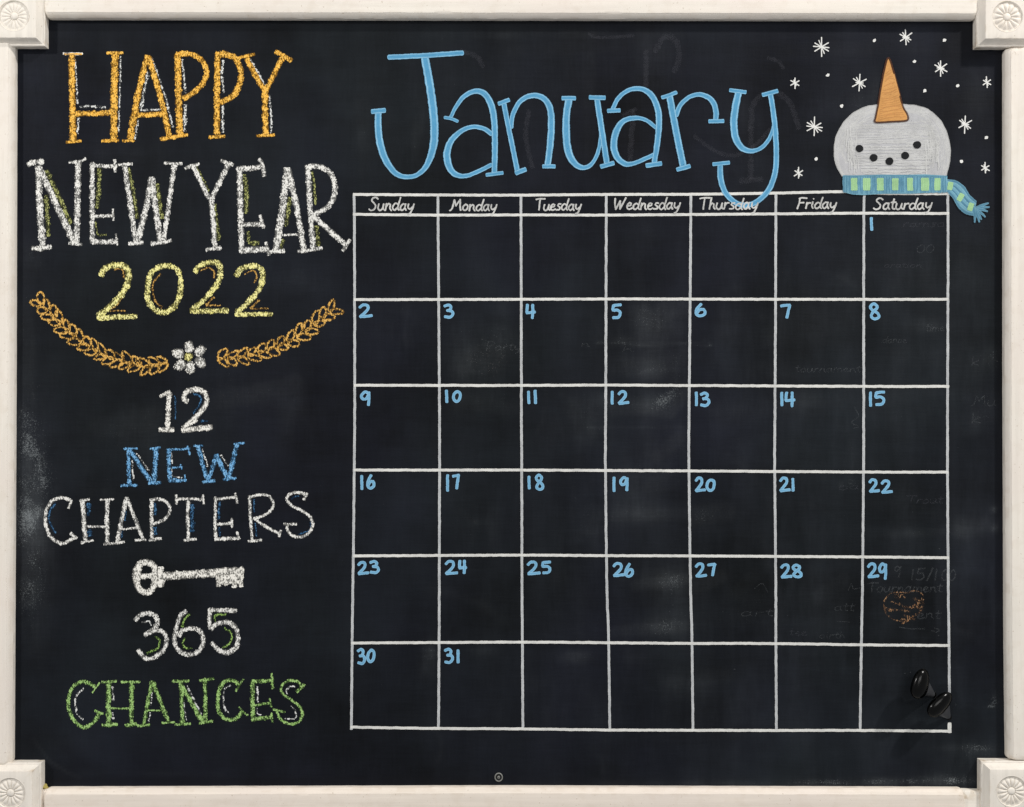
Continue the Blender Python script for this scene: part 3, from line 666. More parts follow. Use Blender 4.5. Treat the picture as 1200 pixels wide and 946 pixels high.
word('CHANCES in green chalk with white edging', [
 ('C', v11, [('285,275 230,330 210,410 230,500 280,550', 14, w_), ('360,315 425,225', 13), ('380,262 320,225 265,220 205,250 165,320 150,400 165,490 210,570 275,615 340,600 395,545 420,490', 34), ('385,468 420,490 455,495', 26)]),
 ('H', v11, [('540,260 548,385', 16, w_), ('540,490 545,545', 16, w_), ('505,215 503,400 505,590', 44), ('705,220 705,400 705,590', 40), ('530,452 690,455', 17), ('445,222 575,212', 22), ('615,222 780,218', 22), ('445,602 580,592', 32), ('650,602 750,590', 34)]),
 ('A', v11, [('885,315 875,430', 13, w_), ('870,490 860,570', 12, w_), ('885,215 850,400 815,590', 34), ('890,215 960,395 1030,570', 36), ('850,468 980,470', 15), ('760,605 865,598', 26), ('970,578 1085,575', 20)]),
 ('N', v12, [('70,250 130,380 195,510', 16, w_), ('35,390 65,555', 13, w_), ('15,215 22,400 30,590', 40), ('-60,215 85,212', 26), ('-40,592 100,588', 24), ('25,260 115,415 205,570', 38), ('225,210 230,390 235,575', 36), ('180,208 305,190', 26), ('175,582 295,568', 24)]),
 ('C', v12, [('455,248 405,275 390,350 395,440 440,500', 15, w_), ('495,300 565,195', 20), ('520,240 480,208 425,205 375,240 345,320 340,400 350,480 400,540 465,553 520,525 555,480', 34), ('525,440 560,480 605,515', 18)]),
 ('E', v12, [('685,255 692,395', 14, w_), ('685,450 690,500 725,508', 11, w_), ('645,215 645,400 650,555', 38), ('640,215 730,212 820,205', 34), ('812,145 818,210 822,280', 24), ('660,425 800,405', 24), ('795,365 808,440', 18), ('640,550 820,530', 34), ('810,490 820,575', 18)]),
 ('S', v12, [('1020,258 965,265 940,300 955,330', 13, w_), ('985,430 1025,480 1015,540 930,545', 12, w_), ('1030,305 1075,270 1100,240', 26), ('1075,270 1050,225 985,205 920,230 892,280 920,335 990,380 1050,430 1080,490 1060,560 1000,590 930,575 880,530 860,480', 25), ('825,460 930,485', 20)]),
], 'green')

# ------------------------------------------------------------------ the calendar
V_L = [[(415, 227), (415.4, 300), (415.6, 350), (415.7, 480), (415.2, 540), (414.2, 640), (412.8, 740), (411.7, 855)],
 [(513.1, 229), (514, 345), (515, 480), (515.1, 545), (514.8, 690), (514.6, 745), (513.9, 854)],
 [(610.4, 229), (610.8, 345), (611, 480), (611.4, 545), (611.7, 690), (612.1, 745), (612.8, 854)],
 [(710.4, 229), (710.2, 345), (709.8, 480), (709.5, 550), (711.3, 690), (713.1, 745), (714.6, 855)],
 [(809.7, 229), (808.8, 345), (807.6, 480), (807.3, 545), (809.3, 690), (810.8, 745), (812.1, 856)],
 [(909.3, 227), (908.9, 345), (908.2, 480), (907.8, 545), (909.2, 690), (909.2, 745), (909.9, 856)],
 [(1013.2, 228), (1012.3, 250), (1012.2, 390), (1012, 545), (1010.6, 690), (1009.7, 740), (1007.9, 856)],
 [(1110.8, 228), (1111, 300), (1110.7, 390), (1110.4, 545), (1111.3, 690), (1112, 745), (1112.6, 812)]]
H_L = [[(414, 228), (513, 228.6), (610, 228.8), (711, 228), (810, 227.8), (910, 226.4), (985, 224.8), (1015, 226.6), (1112, 227.2)],
 [(414, 251.3), (512, 252.2), (610, 252), (705, 252.2), (810, 251.5), (900, 250.8), (1010, 250), (1112, 250.3)],
 [(415, 351.3), (610, 350.9), (710, 350.5), (808, 350.6), (1010, 351), (1111, 350.9)],
 [(415, 451.6), (610, 451.8), (710, 451.4), (808, 451.9), (1010, 452.9), (1112, 453)],
 [(415, 551), (610, 551), (710, 551.5), (808, 552), (1010, 553.3), (1111, 553.4)],
 [(414, 651.6), (610, 650.7), (710, 651.3), (808, 651.6), (1010, 652.8), (1112, 653.8)],
 [(412, 753.7), (610, 752.7), (715, 753.4), (810, 754.1), (909, 754.3), (1010, 755.8), (1113, 756.6)],
 [(411, 852.3), (515, 853.8), (612, 854.3), (715, 855.6), (812, 855.9), (909, 856.1), (1010, 856.1), (1112, 857)]]
grid = empty('calendar_grid', parent=CB, label='white hand drawn calendar grid of seven columns and six rows')
def gline(pts, w, h, label=None, mat='line'):
    ink = Ink(h); ink.stroke(pts, w, mat, wob=.3, cap='flat', grow=1.0, wwob=.10)
    # second pass of the pen, a little off the first
    ink.stroke([(x + R.uniform(-.25, .25), y + R.uniform(-.25, .25)) for x, y in pts], w * .45, mat, wob=.4, cap='flat', wwob=.3)
    ink.build('grid_line', grid, label)
for i, p in enumerate(V_L): gline(p, 3.1, .30 + i * .002, None, 'upline')
gline([(1112.8, 847.5), (1112.9, 858.5)], 4.6, .33, 'short restart of the right edge line under the hook')
for i, p in enumerate(H_L): gline(p, 3.35, .40 + i * .002)

# small script: x height 1, baseline 0, y upwards
G = {
 'S': (1.05, ['0.95,1.55 0.7,1.8 0.35,1.7 0.25,1.35 0.55,1.0 0.75,0.6 0.6,0.15 0.25,0.0 0.0,0.2']),
 'M': (1.55, ['0.0,0.0 0.25,0.3 0.45,1.7', '0.45,1.7 0.7,0.75', '0.7,0.75 1.15,1.75', '1.15,1.75 1.25,0.6 1.35,0.05']),
 'T': (1.1, ['0.0,1.6 0.4,1.72 1.15,1.7', '0.55,1.7 0.5,0.8 0.5,0.0']),
 'W': (1.6, ['0.1,1.65 0.15,0.8 0.3,0.0', '0.3,0.0 0.75,1.3', '0.75,1.3 0.8,0.05', '0.8,0.05 1.4,1.75']),
 'F': (1.05, ['0.3,1.7 0.25,0.9 0.1,0.0', '0.2,1.65 0.6,1.75 1.1,1.7', '0.25,0.95 0.8,1.0']),
 'P': (1.0, ['0.2,1.7 0.1,0.0', '0.2,1.65 0.7,1.75 0.9,1.3 0.5,0.9 0.15,0.85']),
 'u': (.85, ['0.05,0.95 0.0,0.35 0.2,0.0 0.5,0.2 0.62,0.95', '0.62,0.95 0.6,0.3 0.8,0.05']),
 'n': (.85, ['0.1,0.95 0.05,0.0', '0.08,0.5 0.35,0.95 0.55,0.8 0.55,0.3 0.75,0.0']),
 'm': (1.2, ['0.1,0.95 0.05,0.0', '0.08,0.5 0.3,0.95 0.5,0.7 0.5,0.0', '0.5,0.5 0.75,0.95 0.95,0.7 1.0,0.0']),
 'd': (.9, ['0.62,0.75 0.35,0.95 0.05,0.6 0.05,0.2 0.3,0.0 0.6,0.35', '0.85,1.75 0.68,0.8 0.65,0.2 0.8,0.0']),
 'a': (.85, ['0.6,0.8 0.35,0.95 0.05,0.6 0.05,0.2 0.28,0.02 0.58,0.4', '0.62,0.95 0.56,0.4 0.75,0.02']),
 'y': (.85, ['0.1,0.95 0.08,0.45 0.3,0.2 0.6,0.5', '0.75,0.95 0.6,0.2 0.4,-0.4 0.15,-0.55']),
 'o': (.8, ['0.35,0.95 0.05,0.6 0.08,0.15 0.35,0.0 0.62,0.35 0.58,0.8 0.35,0.95']),
 'e': (.75, ['0.08,0.45 0.45,0.6 0.5,0.85 0.3,0.95 0.05,0.6 0.08,0.15 0.35,0.0 0.65,0.2']),
 's': (.65, ['0.55,0.9 0.25,0.9 0.15,0.65 0.45,0.4 0.4,0.08 0.0,0.05']),
 'h': (.85, ['0.2,1.75 0.08,0.0', '0.1,0.5 0.35,0.9 0.55,0.75 0.55,0.3 0.72,0.0']),
 'r': (.65, ['0.12,0.95 0.05,0.0', '0.08,0.5 0.3,0.88 0.55,0.9']),
 'i': (.4, ['0.15,0.95 0.1,0.3 0.25,0.0', '0.2,1.35 0.22,1.4']),
 't': (.6, ['0.3,1.6 0.2,0.7 0.25,0.1 0.5,0.05', '0.0,1.05 0.55,1.1']),
 'k': (.75, ['0.1,1.7 0.08,0.0', '0.6,0.9 0.12,0.4 0.65,0.0']),
 'l': (.4, ['0.2,1.7 0.1,0.3 0.3,0.0']),
 ' ': (.5, []), '/': (.6, ['0.5,1.8 0.1,-0.1']), ':': (.4, ['0.1,0.9 0.12,0.85', '0.1,0.3 0.12,0.25']),
 '1': (.5, ['0.2,1.6 0.2,0.0']), '0': (.9, ['0.4,1.5 0.05,0.9 0.15,0.1 0.5,0.0 0.75,0.7 0.6,1.4 0.4,1.5']),
 '5': (.9, ['0.7,1.6 0.2,1.55', '0.2,1.55 0.15,0.9 0.5,1.0 0.7,0.5 0.5,0.05 0.05,0.1']), '9': (.9, ['0.6,1.3 0.3,1.5 0.1,1.1 0.3,0.8 0.6,1.2', '0.65,1.5 0.55,0.0']),
}
def script(ink, text, xa, xb, yb, xh, w, mat, dry=0.0, wav=.25, slant=.10):
    adv = sum(G.get(c, G['o'])[0] for c in text); kx = (xb - xa) / (adv - .15); x = 0
    for c in text:
        a, strokes = G.get(c, G['o']); jy = R.uniform(-wav, wav); js = R.uniform(.95, 1.06)
        for t in strokes:
            pts, _ = parse(t)
            ink.stroke([(xa + (x + px) * kx + slant * py * xh, yb + jy - py * xh * js) for px, py in pts], w, mat, wob=.25, grow=1.08, wwob=.25, dry=dry)
        x += a
for text, xa, xb, yb, xh in [('Sunday', 432.3, 484, 246.6, 8.2), ('Monday', 527, 581, 247, 7.8), ('Tuesday', 627, 680, 246.6, 7.6), ('Wednesday', 718.6, 796, 245.6, 7.8),
                             ('Thursday', 819, 887, 245.4, 7.8), ('Friday', 933.3, 979, 244.6, 7.6), ('Saturday', 1023.6, 1091, 245.4, 7.6)]:
    ink = Ink(.55); script(ink, text, xa, xb, yb, xh, 1.8, 'script', wav=.35); ink.build('weekday_name', CB, text + ' in small white script')

# dates
DG = {
 '1': ['0.5,0.0 0.55,0.5 0.6,1.0'],
 '2': ['0.0,0.22 0.25,0.0 0.62,0.05 0.66,0.35 0.38,0.68 0.05,0.97', '0.05,0.97 0.5,0.95 1.0,0.9'],
 '3': ['0.0,0.12 0.45,0.0 0.8,0.15 0.6,0.42 0.3,0.46', '0.35,0.46 0.85,0.5 1.0,0.75 0.65,1.0 0.05,0.95'],
 '4': ['0.1,0.0 0.0,0.55', '0.0,0.6 1.0,0.55', '0.72,0.0 0.74,0.5 0.7,1.0'],
 '5': ['1.0,0.0 0.15,0.04', '0.12,0.04 0.08,0.42 0.55,0.38 0.95,0.6 0.75,0.95 0.1,1.0'],
 '6': ['0.55,0.0 0.1,0.45 0.05,0.85 0.45,1.0 0.95,0.8 0.85,0.48 0.4,0.5 0.1,0.75'],
 '7': ['0.0,0.08 0.5,0.03 1.0,0.0', '0.98,0.0 0.8,0.5 0.65,1.0'],
 '8': ['0.8,0.15 0.4,0.0 0.05,0.2 0.3,0.42 0.85,0.62 0.95,0.88 0.55,1.0 0.15,0.85 0.3,0.6 0.75,0.3 0.8,0.15'],
 '9': ['0.85,0.15 0.45,0.0 0.05,0.3 0.2,0.55 0.6,0.5 0.85,0.2', '0.9,0.05 0.9,0.5 0.85,1.0'],
 '0': ['0.5,0.0 0.1,0.25 0.0,0.7 0.35,1.0 0.8,0.85 1.0,0.4 0.85,0.08 0.5,0.0'],
}
vA, vB, vC, vD, vD2, vE, vF, vG, vH, vI = (400, 340), (600, 340), (800, 340), (980, 240), (980, 390), (400, 540), (600, 540), (800, 540), (980, 540), (400, 740)
DATES = [('1', vD, [(210, 76, 240, 170)]), ('2', vA, [(108, 86, 205, 182)]), ('3', vA, [(650, 86, 722, 184)]), ('4', vB, [(85, 84, 155, 190)]), ('5', vB, [(632, 86, 705, 186)]), ('6', vC, [(75, 80, 155, 176)]), ('7', vC, [(620, 86, 695, 186)]), ('8', vD, [(205, 624, 284, 740)]),
 ('9', vA, [(116, 640, 192, 745)]), ('10', vA, [(655, 634, 690, 726), (708, 640, 770, 722)]), ('11', vB, [(90, 640, 122, 732), (130, 634, 165, 732)]), ('12', vB, [(626, 640, 655, 736), (672, 640, 755, 736)]), ('13', vC, [(72, 646, 102, 746), (106, 648, 178, 748)]), ('14', vC, [(618, 648, 650, 748), (650, 645, 724, 752)]), ('15', vD2, [(204, 372, 234, 478), (240, 370, 316, 468)]),
 ('16', vE, [(114, 88, 145, 192), (158, 84, 220, 186)]), ('17', vE, [(664, 84, 694, 202), (704, 84, 760, 186)]), ('18', vF, [(94, 92, 124, 186), (142, 82, 208, 194)]), ('19', vF, [(638, 98, 666, 204), (682, 98, 750, 198)]), ('20', vG, [(74, 100, 152, 204), (146, 112, 212, 200)]), ('21', vG, [(614, 102, 694, 204), (690, 106, 720, 200)]), ('22', vH, [(204, 112, 282, 208), (282, 120, 366, 214)]),
 ('23', vE, [(100, 640, 182, 734), (176, 634, 247, 726)]), ('24', vE, [(658, 634, 750, 734), (745, 630, 808, 728)]), ('25', vF, [(92, 638, 188, 734), (184, 638, 254, 726)]), ('26', vF, [(640, 648, 732, 746), (716, 650, 782, 748)]), ('27', vG, [(76, 650, 160, 750), (152, 652, 216, 742)]), ('28', vG, [(622, 656, 704, 756), (692, 656, 770, 754)]), ('29', vH, [(194, 652, 278, 754), (264, 650, 330, 764)]),
 ('30', vI, [(96, 106, 158, 214), (160, 110, 220, 204)]), ('31', vI, [(652, 104, 720, 208), (730, 112, 762, 208)])]
for txt, (ox, oy), boxes in DATES:
    ink = Ink(.55)
    for c, (a, b, c2, d) in zip(txt, boxes):
        sc = 5.4545; w = 3.5; xa, ya, xb, yb = ox + a / sc + w / 2, oy + b / sc + w / 2, ox + c2 / sc - w / 2, oy + d / sc - w / 2
        for t in DG[c]:
            pts, _ = parse(t)
            ink.stroke([(xa + px * (xb - xa) + R.uniform(-.2, .2), ya + py * (yb - ya) + R.uniform(-.2, .2)) for px, py in pts], w, 'num', wob=.25, grow=1.02, wwob=.12)
    ink.build('date_number', CB, 'pale blue date ' + txt)

# January
w13, w14, w15 = (420, 40, 5.255), (580, 60, 5.255), (740, 80, 5.255)
word('January in large sky blue marker letters', [
 ('J', w13, [('410,150:48 440,320:50 465,520:50 463,680:48 425,800:36 370,862:28 300,880:28 230,858:34 170,780:42 135,680:44 122,580:42 122,485:40', 45), ('188,143 415,132 640,116', 31), ('82,478 165,470', 30)]),
 ('a', w13, [('820,615:30 770,582:28 700,572:26 630,600:30 570,660:38 545,740:44 560,820:42 600,865:34 660,874:26 740,845:26 820,805:26', 30), ('568,512:22 600,450:24 650,385:28 720,352:32 780,372:38 822,450:40 838,560:38 840,700:36 837,850:34', 34), ('532,514 575,522 610,538', 20), ('787,868 890,855', 23)]),
 ('n', w14, [('100,470:26 108,400:28 150,315:30 220,275:32 290,285:36 335,340:38 347,430:42 342,560:42 325,700:38', 34), ('55,325 98,540 140,745', 31), ('22,325 88,300', 26), ('128,752 190,728', 29), ('295,710 370,710', 25)]),
 ('u', w14, [('455,295:44 440,400:44 440,520:46 452,620:46 490,690:40 545,718:30 600,690:24 635,620:24 650,540:20 650,480:18', 40), ('628,290 660,500 690,695', 36), ('414,290 495,290', 27), ('582,285 678,288', 28), ('652,712 732,688', 28)]),
 ('a', w14, [('990,470:24 930,425:24 860,412:28 790,432:34 745,500:42 732,580:42 750,650:40 800,693:34 850,693:26 920,665:26 985,635:26', 30), ('722,362:26 760,290:26 820,242:26 890,232:30 950,258:36 995,330:38 1010,420:38 1003,540:36 980,700:32', 32), ('694,368 770,365', 26), ('932,705 1025,692', 29)]),
 ('r', w15, [('275,290:30 300,230:28 350,182:26 410,162:28 470,178:32 508,220:34 520,270:34 520,318:32', 30), ('235,175 275,390 320,610', 42), ('190,180 230,168 275,150', 24), ('280,625 360,602', 27), ('477,328 568,325', 25)]),
 ('y', w15, [('660,145:42 640,240:44 630,340:44 642,430:44 680,490:38 740,510:28 800,490:24 845,440:24 872,370:20 880,300:20', 40), ('855,155:32 872,260:32 885,380:34 892,520:32 885,640:34 850,740:34 800,800:32 740,838:31 680,843:31 620,813:32 570,750:34 548,670:36 546,600:34', 33), ('605,135 705,148', 24), ('807,165 900,140', 26), ('502,592 603,582', 24)]),
], 'sky', kind='marker', h=.60, part='title_word', sub='title_letter')

# ------------------------------------------------------------------ snowman and snow
def q16(x, y): return 920 + x / 3.785, 20 + y / 3.785
sn = empty('snowman_drawing', parent=CB, label='snowman head drawing with carrot and striped scarf')
outline = [(255, 705), (232, 662), (220, 605), (228, 535), (258, 475), (305, 428), (360, 400), (412, 392), (475, 389), (540, 392), (590, 397), (642, 418), (690, 465), (720, 530), (731, 600), (725, 655), (712, 705)]
o2 = [q16(*p) for p in outline]; sm_ = [(p[0], p[1]) for p in catmull([(a, b, 0) for a, b in o2], 2.5)]
hd = Ink(.46, .0035); hd.fill(sm_ + [q16(600, 708), q16(480, 708), q16(360, 708)], 'facebase', .3, .985)
hd.stroke(o2, 2.4, 'facehatch', wob=.4)
cx, cy = q16(478, 560)
for k in range(1, 9):                       # loose strokes that follow the rim
    s = 1 - k * .035
    pts = [(cx + (x - cx) * s + R.uniform(-.8, .8), cy + (y - cy) * s + R.uniform(-.8, .8)) for x, y in o2]
    i0 = R.randint(0, 2)
    while i0 < len(pts) - 3:
        i1 = min(len(pts), i0 + R.randint(4, 8)); seg = pts[i0:i1]
        if len(seg) > 2 and (k < 6 or i0 < 4 or i0 > 10): hd.stroke(seg, R.uniform(1.2, 2.6), 'facehatch', wob=1.1, wwob=.5)
        i0 = i1 - R.randint(1, 2)
yy = cy - 24
while yy < cy + 38:                        # side-to-side scribble
    t = (yy - cy) / 44; hw = 54 * math.sqrt(max(.1, 1 - t * t * .8)); xa = cx - hw + R.uniform(0, 10)
    while xa < cx + hw - 10:
        xb = min(cx + hw - R.uniform(0, 6), xa + R.uniform(26, 80)); sl = R.uniform(-.04, .02)
        hd.stroke([(xa, yy + R.uniform(-.8, .8)), ((xa + xb) / 2, yy + sl * (xb - xa) / 2 + R.uniform(-.7, .7)), (xb, yy + sl * (xb - xa))], R.uniform(1.0, 2.3), 'facehatch', wob=1.0, wwob=.5)
        xa = xb - R.uniform(2, 12)
    yy += R.uniform(1.5, 2.5)
for i in range(34):                        # upright scribble on both sides
    sd = -1 if i % 2 else 1; x = cx + sd * R.uniform(38, 54); y = cy + R.uniform(-12, 26)
    hd.stroke([(x, y - R.uniform(6, 12)), (x + R.uniform(-1, 1), y), (x + R.uniform(-1.5, 1.5), y + R.uniform(5, 11))], R.uniform(1, 2), 'facehatch', wob=.8, wwob=.5)
hd.build('snowman_head', sn)
ca = Ink(1.15, .002)
cpoly = [(458, 183), (466, 192), (484, 250), (505, 330), (522, 395), (541, 430), (542, 458), (480, 464), (402, 467), (402, 445), (412, 395), (422, 330), (436, 255), (450, 195)]
cp = [q16(*p) for p in cpoly]
ca.stroke(cp[2:] + [cp[0]] + cp[1:3], 2.3, 'outline', wob=.2)
ca.fill(cp, 'carrot', .3, .96)
ax, ay = q16(465, 400)
for i in range(26):
    t = i / 25; y = 215 + 235 * t; wl = 452 - (y - 195) * .175 + 2; wr = 466 + (y - 195) * .29 - 4
    ca.stroke([q16(wl + R.uniform(2, 6), y + 8), q16((wl + wr) / 2, y + R.uniform(-8, 8)), q16(wr - R.uniform(2, 8), y - 8)], R.uniform(.9, 1.5), 'carrot2' if R.random() < .75 else 'carrot', wob=.7, wwob=.4)
ca.build('carrot_nose', sn)
for (x, y) in [(330, 583), (393, 624), (463, 640), (533, 615), (586, 567)]:
    a, b = q16(x, y); Ink(1.15).blob(a, b, 4.6, 4.5, 'coal', 0, .05).build('coal_dot', sn)
sf = Ink(1.15, .003)
def q17(x, y): return 1000 + x / 6.667, 190 + y / 6.667
spoly = [q16(256, 702), q16(320, 703), q16(420, 699), q16(520, 700), q16(620, 698), q16(719, 704), q16(722, 740), q16(720, 776), q16(640, 780), q16(560, 784), q16(440, 784), q16(350, 790), q16(300, 788), q16(262, 778), q16(254, 740)]
sf.fill(spoly, 'scarf', .3, .97)
x = 262
while x < 716:
    sf.stroke([q16(x, 706 + R.uniform(0, 4)), q16(x + R.uniform(-3, 3), 745), q16(x + R.uniform(-4, 4), 778 + R.uniform(-2, 8 if x < 450 else 2))], R.uniform(1.8, 3.2), 'scarf2', wob=.4, wwob=.3); x += R.uniform(8, 13)
sf.stroke([q16(260, 706), q16(480, 703), q16(718, 707)], 1.6, 'scarf2', wob=.4)
sf.build('scarf_band', sn)
for (x, w, h_) in [(307, 26, 62), (362, 30, 60), (423, 28, 62), (489, 26, 60), (555, 24, 64), (620, 32, 62), (676, 24, 62)]:
    g = Ink(1.4, .006)
    for k in range(3):
        xx = x - w * .3 + k * w * .3; g.stroke([q16(xx + R.uniform(-1, 1), 741 - h_ / 2 + 8), q16(xx + R.uniform(-2, 2), 741), q16(xx + R.uniform(-1, 1), 741 + h_ / 2 - 6)], w / 3.785 * .52, 'mint', wob=.3, wwob=.15)
    g.build('scarf_stripe', sn)
tl = Ink(1.15, .004)
up = [(738, 147), (800, 155), (860, 200), (900, 262), (955, 312)]; lo_ = [(740, 226), (788, 280), (828, 350), (880, 394), (938, 410)]
for k in range(7):
    t = k / 6; pts = [q17(u[0] + (l[0] - u[0]) * t, u[1] + (l[1] - u[1]) * t) for u, l in zip(up, lo_)]
    tl.stroke(pts, 3.6, 'scarf' if k % 2 else 'scarf2', wob=.3, wwob=.1)
for tx, ty in [(1055, 322), (1062, 352), (1048, 385), (1030, 428), (1000, 448), (985, 468), (948, 470)]:
    tl.stroke([q17(940 + R.uniform(-4, 4), 355 + R.uniform(-6, 20)), q17((940 + tx) / 2 + 6, (365 + ty) / 2 - 4), q17(tx, ty)], [4.6, 3.8, 2.0], 'scarf2', wob=.3)
tl.build('scarf_tail', sn)
for (x, y, a) in [(757, 187, 1.75), (838, 275, 2.1), (917, 350, 1.9)]:
    g = Ink(1.4, .006)
    for k in (-1, 0, 1):
        dx, dy = math.cos(a), math.sin(a); xx = x - dy * k * 11; yy = y + dx * k * 11
        g.stroke([q17(xx - dx * 26, yy - dy * 26), q17(xx + dx * 26, yy + dy * 26)], 3.0, 'mint', wob=.3)
    g.build('scarf_stripe', sn)

sky_ = empty('snow_drawing', parent=CB, label='white drawn snowflakes and dots around the snowman')
for (x, y, r) in [(162, 133, 44), (535, 90, 35), (690, 227, 36), (330, 292, 38), (44, 293, 24), (895, 290, 24), (130, 487, 42), (798, 476, 37), (60, 693, 25), (888, 670, 24)]:
    g = Ink(.4); a0 = R.uniform(-.06, .06); cxx, cyy = q16(x, y)
    for k, (an, f) in enumerate(((90, 1.0), (32, .84), (-32, .88), (2 if r > 30 else 70, .42 if r > 30 else .6))):
        if k == 3 and r > 40: an, f = 5, .8
        a = math.radians(an) + a0 + R.uniform(-.05, .05); L = r / 3.785 * f
        s1, s2 = R.uniform(.88, 1.08), R.uniform(.88, 1.1)
        g.stroke([(cxx - math.cos(a) * L * s1, cyy - math.sin(a) * L * s1), (cxx + math.cos(a) * L * s2, cyy + math.sin(a) * L * s2)], 1.4, 'flake', wob=.2)
    if r > 30:
        a = math.radians(62) + R.uniform(-.1, .1); L = r / 3.785 * .72
        g.stroke([(cxx - math.cos(a) * L, cyy - math.sin(a) * L), (cxx + math.cos(a) * L, cyy + math.sin(a) * L)], 1.25, 'flake', wob=.2)
    g.build('snowflake', sky_)
for (x, y) in [(396, 104), (707, 103), (574, 197), (189, 258), (620, 327), (766, 305), (251, 395), (893, 535), (783, 640), (138, 630)]:
    a, b = q16(x, y); Ink(.4).blob(a, b, 2.2, 1.8, 'flake', -.6, .2).build('snow_dot', sky_)

# ------------------------------------------------------------------ rubbed-out writing that still shows
class Ghost:
    def stroke(s, *a, **k):
        i = Ink(.06); i.stroke(*a, **k); i.build('erased_mark', CB)
    def blob(s, *a, **k):
        i = Ink(.06); i.blob(*a, **k); i.build('chalk_speck', CB)
_script = script
def script(g, text, *a):
    i = Ink(.06); _script(i, text, *a); i.build('erased_word', CB)
gh = Ghost()
script(gh, 'Tournament', 1016, 1103, 694, 6.4, 1.7, 'residue', .03); script(gh, '15/1', 1066, 1098, 680, 8.0, 2.0, 'residue', .03); script(gh, '00', 1103, 1119, 680, 8.0, 2.0, 'residue', .04)
script(gh, '9', 1046, 1056, 676, 8, 1.8, 'residue', .05); script(gh, 'ent', 1075, 1101, 725, 6.0, 1.5, 'residue', .04)
gh.stroke([(1054, 735), (1068, 737), (1084, 737)], 1.4, 'residue', dry=.02); gh.stroke([(1092, 739), (1097, 741), (1101, 738), (1095, 736)], 1.3, 'residue', dry=0)
script(gh, 'Party', 569, 610, 411, 5.8, 1.5, 'residue', .06); script(gh, 'tournament', 932, 1008, 436, 4.6, 1.2, 'residue', .06)
script(gh, 'time', 1085, 1106, 388, 5.2, 1.3, 'residue', .05); script(gh, 'dance', 1034, 1062, 402, 4.5, 1.2, 'residue', .07)
script(gh, 'ramso', 1058, 1106, 266, 5.0, 1.3, 'faint', .0); script(gh, '00', 1074, 1094, 296, 6.0, 1.5, 'residue', .08); script(gh, 'oration', 1036, 1080, 314, 4.0, 1.2, 'faint', .0)
script(gh, 'k', 1138, 1146, 428, 6.0, 1.5, 'residue', .06); script(gh, 'Mu', 1138, 1166, 476, 7.0, 1.6, 'residue', .08); script(gh, 'k', 1138, 1148, 496, 7, 1.8, 'residue', .06)
script(gh, 'Trout', 1062, 1104, 590, 5.0, 1.4, 'faint', 0); script(gh, 'oa', 983, 1006, 574, 5.0, 1.3, 'faint', 0)
gh.stroke([(1002, 478), (1006, 488), (998, 495), (1006, 500), (1000, 502)], 1.4, 'residue', dry=.05)
gh.stroke([(884, 690), (893, 684), (900, 694)], 1.2, 'residue', dry=.06); script(gh, 'art', 868, 905, 722, 5.2, 1.3, 'residue', .08); script(gh, 'tee', 925, 945, 745, 4.6, 1.2, 'faint', 0); script(gh, 'birth', 960, 990, 748, 4.6, 1.2, 'residue', .08)
script(gh, 'att', 978, 1000, 716, 5.5, 1.3, 'residue', .07); gh.stroke([(980, 728), (996, 729)], 1.2, 'residue', dry=.05); gh.stroke([(994, 692), (998, 684), (1000, 690), (1008, 689)], 1.2, 'residue', dry=.04)
script(gh, 'h', 728, 742, 412, 3.4, 1.0, 'residue', .04); script(gh, 'n', 681, 690, 406, 4.0, 1.2, 'residue', .02)
for (a, b) in [(1061, 789), (1067, 788), (861, 784), (1165, 600), (1101, 643), (1120, 826), (1100, 745)]: gh.blob(a, b, 1.2, .8, 'residue')
# ghost of last month's big title
gt = Ghost()
for t, w in [('768,60 778,44 792,48 796,68 790,84', 7), ('757,60 757,100', 7), ('540,60 558,66 566,78', 6), ('880,150 884,120 905,108 925,120 936,150', 7), ('868,212 892,210', 7), ('880,150 880,208', 7), ('814,160 840,178 862,182 885,170 904,150', 5), ('620,130 616,160 624,196', 6), ('742,130 738,190', 7), ('730,135 745,128', 5), ('690,40 700,44 742,42', 4), ('900,68 912,72 918,80', 5)]:
    pts, _ = parse(t); gt.stroke(pts, w * 1.1, 'faint', wob=.6, wwob=.3, dry=.03)
# orange basketball-like smudge
oc = Ink(.10)
q = lambda x, y: (990 + x / 7.5, 640 + y / 7.5)
for pts, w, m in [([(345, 530), (360, 590), (400, 630), (450, 652), (500, 664), (550, 655), (600, 625)], 2.6, 'copper'), ([(395, 418), (350, 480), (345, 540), (365, 600)], 2.2, 'copper'),
                  ([(400, 415), (470, 405), (540, 410), (600, 395), (650, 400), (690, 440)], 2.4, 'copper'), ([(600, 620), (650, 590), (685, 530), (680, 460)], 4.2, 'copper'), ([(345, 545), (400, 552), (450, 560), (500, 565), (570, 575)], 3.4, 'copper'),
                  ([(430, 440), (470, 460), (500, 430), (530, 460)], 3.0, 'copper'), ([(610, 460), (650, 480), (640, 530), (670, 560)], 5.0, 'copper')]:
    oc.stroke([q(*p) for p in pts], w, m, wob=.7, wwob=.5, dry=.035 if w > 2.5 else 0)
for i in range(13):
    a = R.uniform(0, 6.28); rr = 160 * math.sqrt(R.random()); x, y = 515 + rr * math.cos(a), 530 + rr * .78 * math.sin(a); L = R.uniform(15, 60); t = R.uniform(-.6, .6)
    oc.stroke([q(x - L * math.cos(t), y - L * math.sin(t)), q(x, y + R.uniform(-8, 8)), q(x + L * math.cos(t), y + L * math.sin(t))], R.uniform(1.5, 4), 'copper', wob=.8, wwob=.5, dry=.03)
oc.build('erased_drawing', CB, 'rubbed out orange chalk ball in the square dated 29')

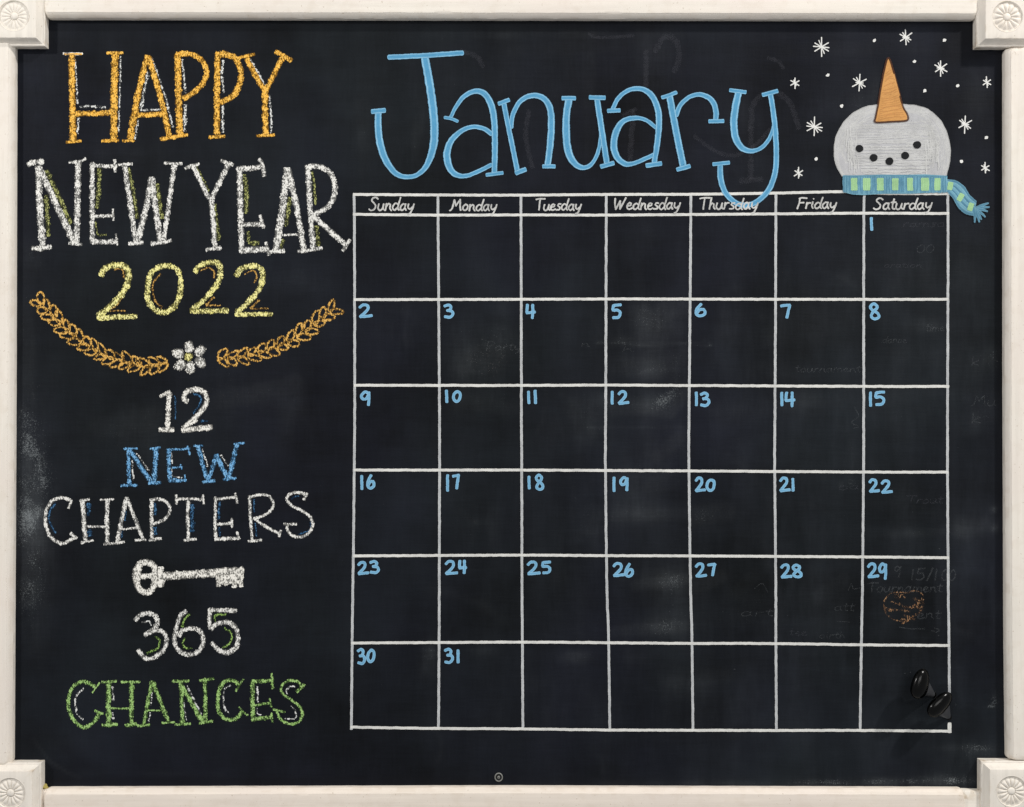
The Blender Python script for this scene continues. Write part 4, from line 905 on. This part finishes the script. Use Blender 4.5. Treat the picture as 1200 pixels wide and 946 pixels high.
# ------------------------------------------------------------------ two black plastic hooks near the lower right corner
def hook(head, hrot, ha, hb, foot, top, label):
    """head: long rounded knob held off the board; a fin runs back from it to a small foot on the slate"""
    ox, oy = foot; base = P(ox, oy, 0) + ORG
    root = empty('plastic_hook', base, label=label, cat='hook', group='black hooks stuck on the board')
    rel = P(ox, oy, 0)
    V = []; F = []; ns, nr = 22, 26; ca_, sa = math.cos(hrot), math.sin(hrot)
    for i in range(nr + 1):
        th = math.pi * i / nr; u = -math.cos(th); r = max(0.0, 1 - abs(u) ** 2.5) ** .5 * (1 + .12 * u)
        for j in range(ns):
            ph = 2 * math.pi * j / ns; x = hb * r * math.cos(ph); z = hb * .80 * r * math.sin(ph); y = ha * u
            V.append(P(head[0] + x * ca_ - y * sa, head[1] + x * sa + y * ca_, top + z + u * 1.5) - rel)
    for i in range(nr):
        for j in range(ns): F.append((i * ns + j, i * ns + (j + 1) % ns, (i + 1) * ns + (j + 1) % ns, (i + 1) * ns + j))
    link('hook_knob', V, F, M['plastic'], root, smooth=True)
    # fin
    V = []; F = []; n = 16; secs = 7
    for k in range(secs):
        t = k / (secs - 1); cx_ = ox + (head[0] - ox) * t; cy_ = oy + (head[1] - oy) * t; h = .05 + (top - .05) * t
        a1 = (2.2 + ha * .66 * t); b1 = 1.8 + 3.0 * t
        for j in range(n):
            ph = 2 * math.pi * j / n; x = b1 * math.cos(ph); y = a1 * math.sin(ph)
            V.append(P(cx_ + x * ca_ - y * sa, cy_ + x * sa + y * ca_, h) - rel)
    for k in range(secs - 1):
        for j in range(n): F.append((k * n + j, k * n + (j + 1) % n, (k + 1) * n + (j + 1) % n, (k + 1) * n + j))
    F.append(tuple(range(n))[::-1])
    o = link('hook_fin', V, F, M['plastic2'], root, smooth=True); o.data.set_sharp_from_angle(angle=math.radians(40))
    V = []; F = []
    for k, (r, h) in enumerate([(3.4, .0), (3.4, .8), (2.6, 1.2)]):
        for j in range(20): a = 2 * math.pi * j / 20; V.append(P(ox + r * math.cos(a), oy + r * math.sin(a), h + .02) - rel)
    for k in range(2):
        for j in range(20): F.append((k * 20 + j, (k + 1) * 20 + j, (k + 1) * 20 + (j + 1) % 20, k * 20 + (j + 1) % 20))
    F.append(tuple(40 + j for j in range(20)))
    link('hook_foot', V, F, M['plastic'], root, smooth=False)
    return root
hook((1078.4, 801.4), math.radians(14), 18.2, 10.4, (1094.5, 814.5), 24, 'upper left of the two glossy black plastic hooks on the chalkboard')
hook((1101.4, 825.6), math.radians(44), 18.2, 9.8, (1112.2, 841), 24, 'lower right glossy black plastic hook, over the gap in the grid line')
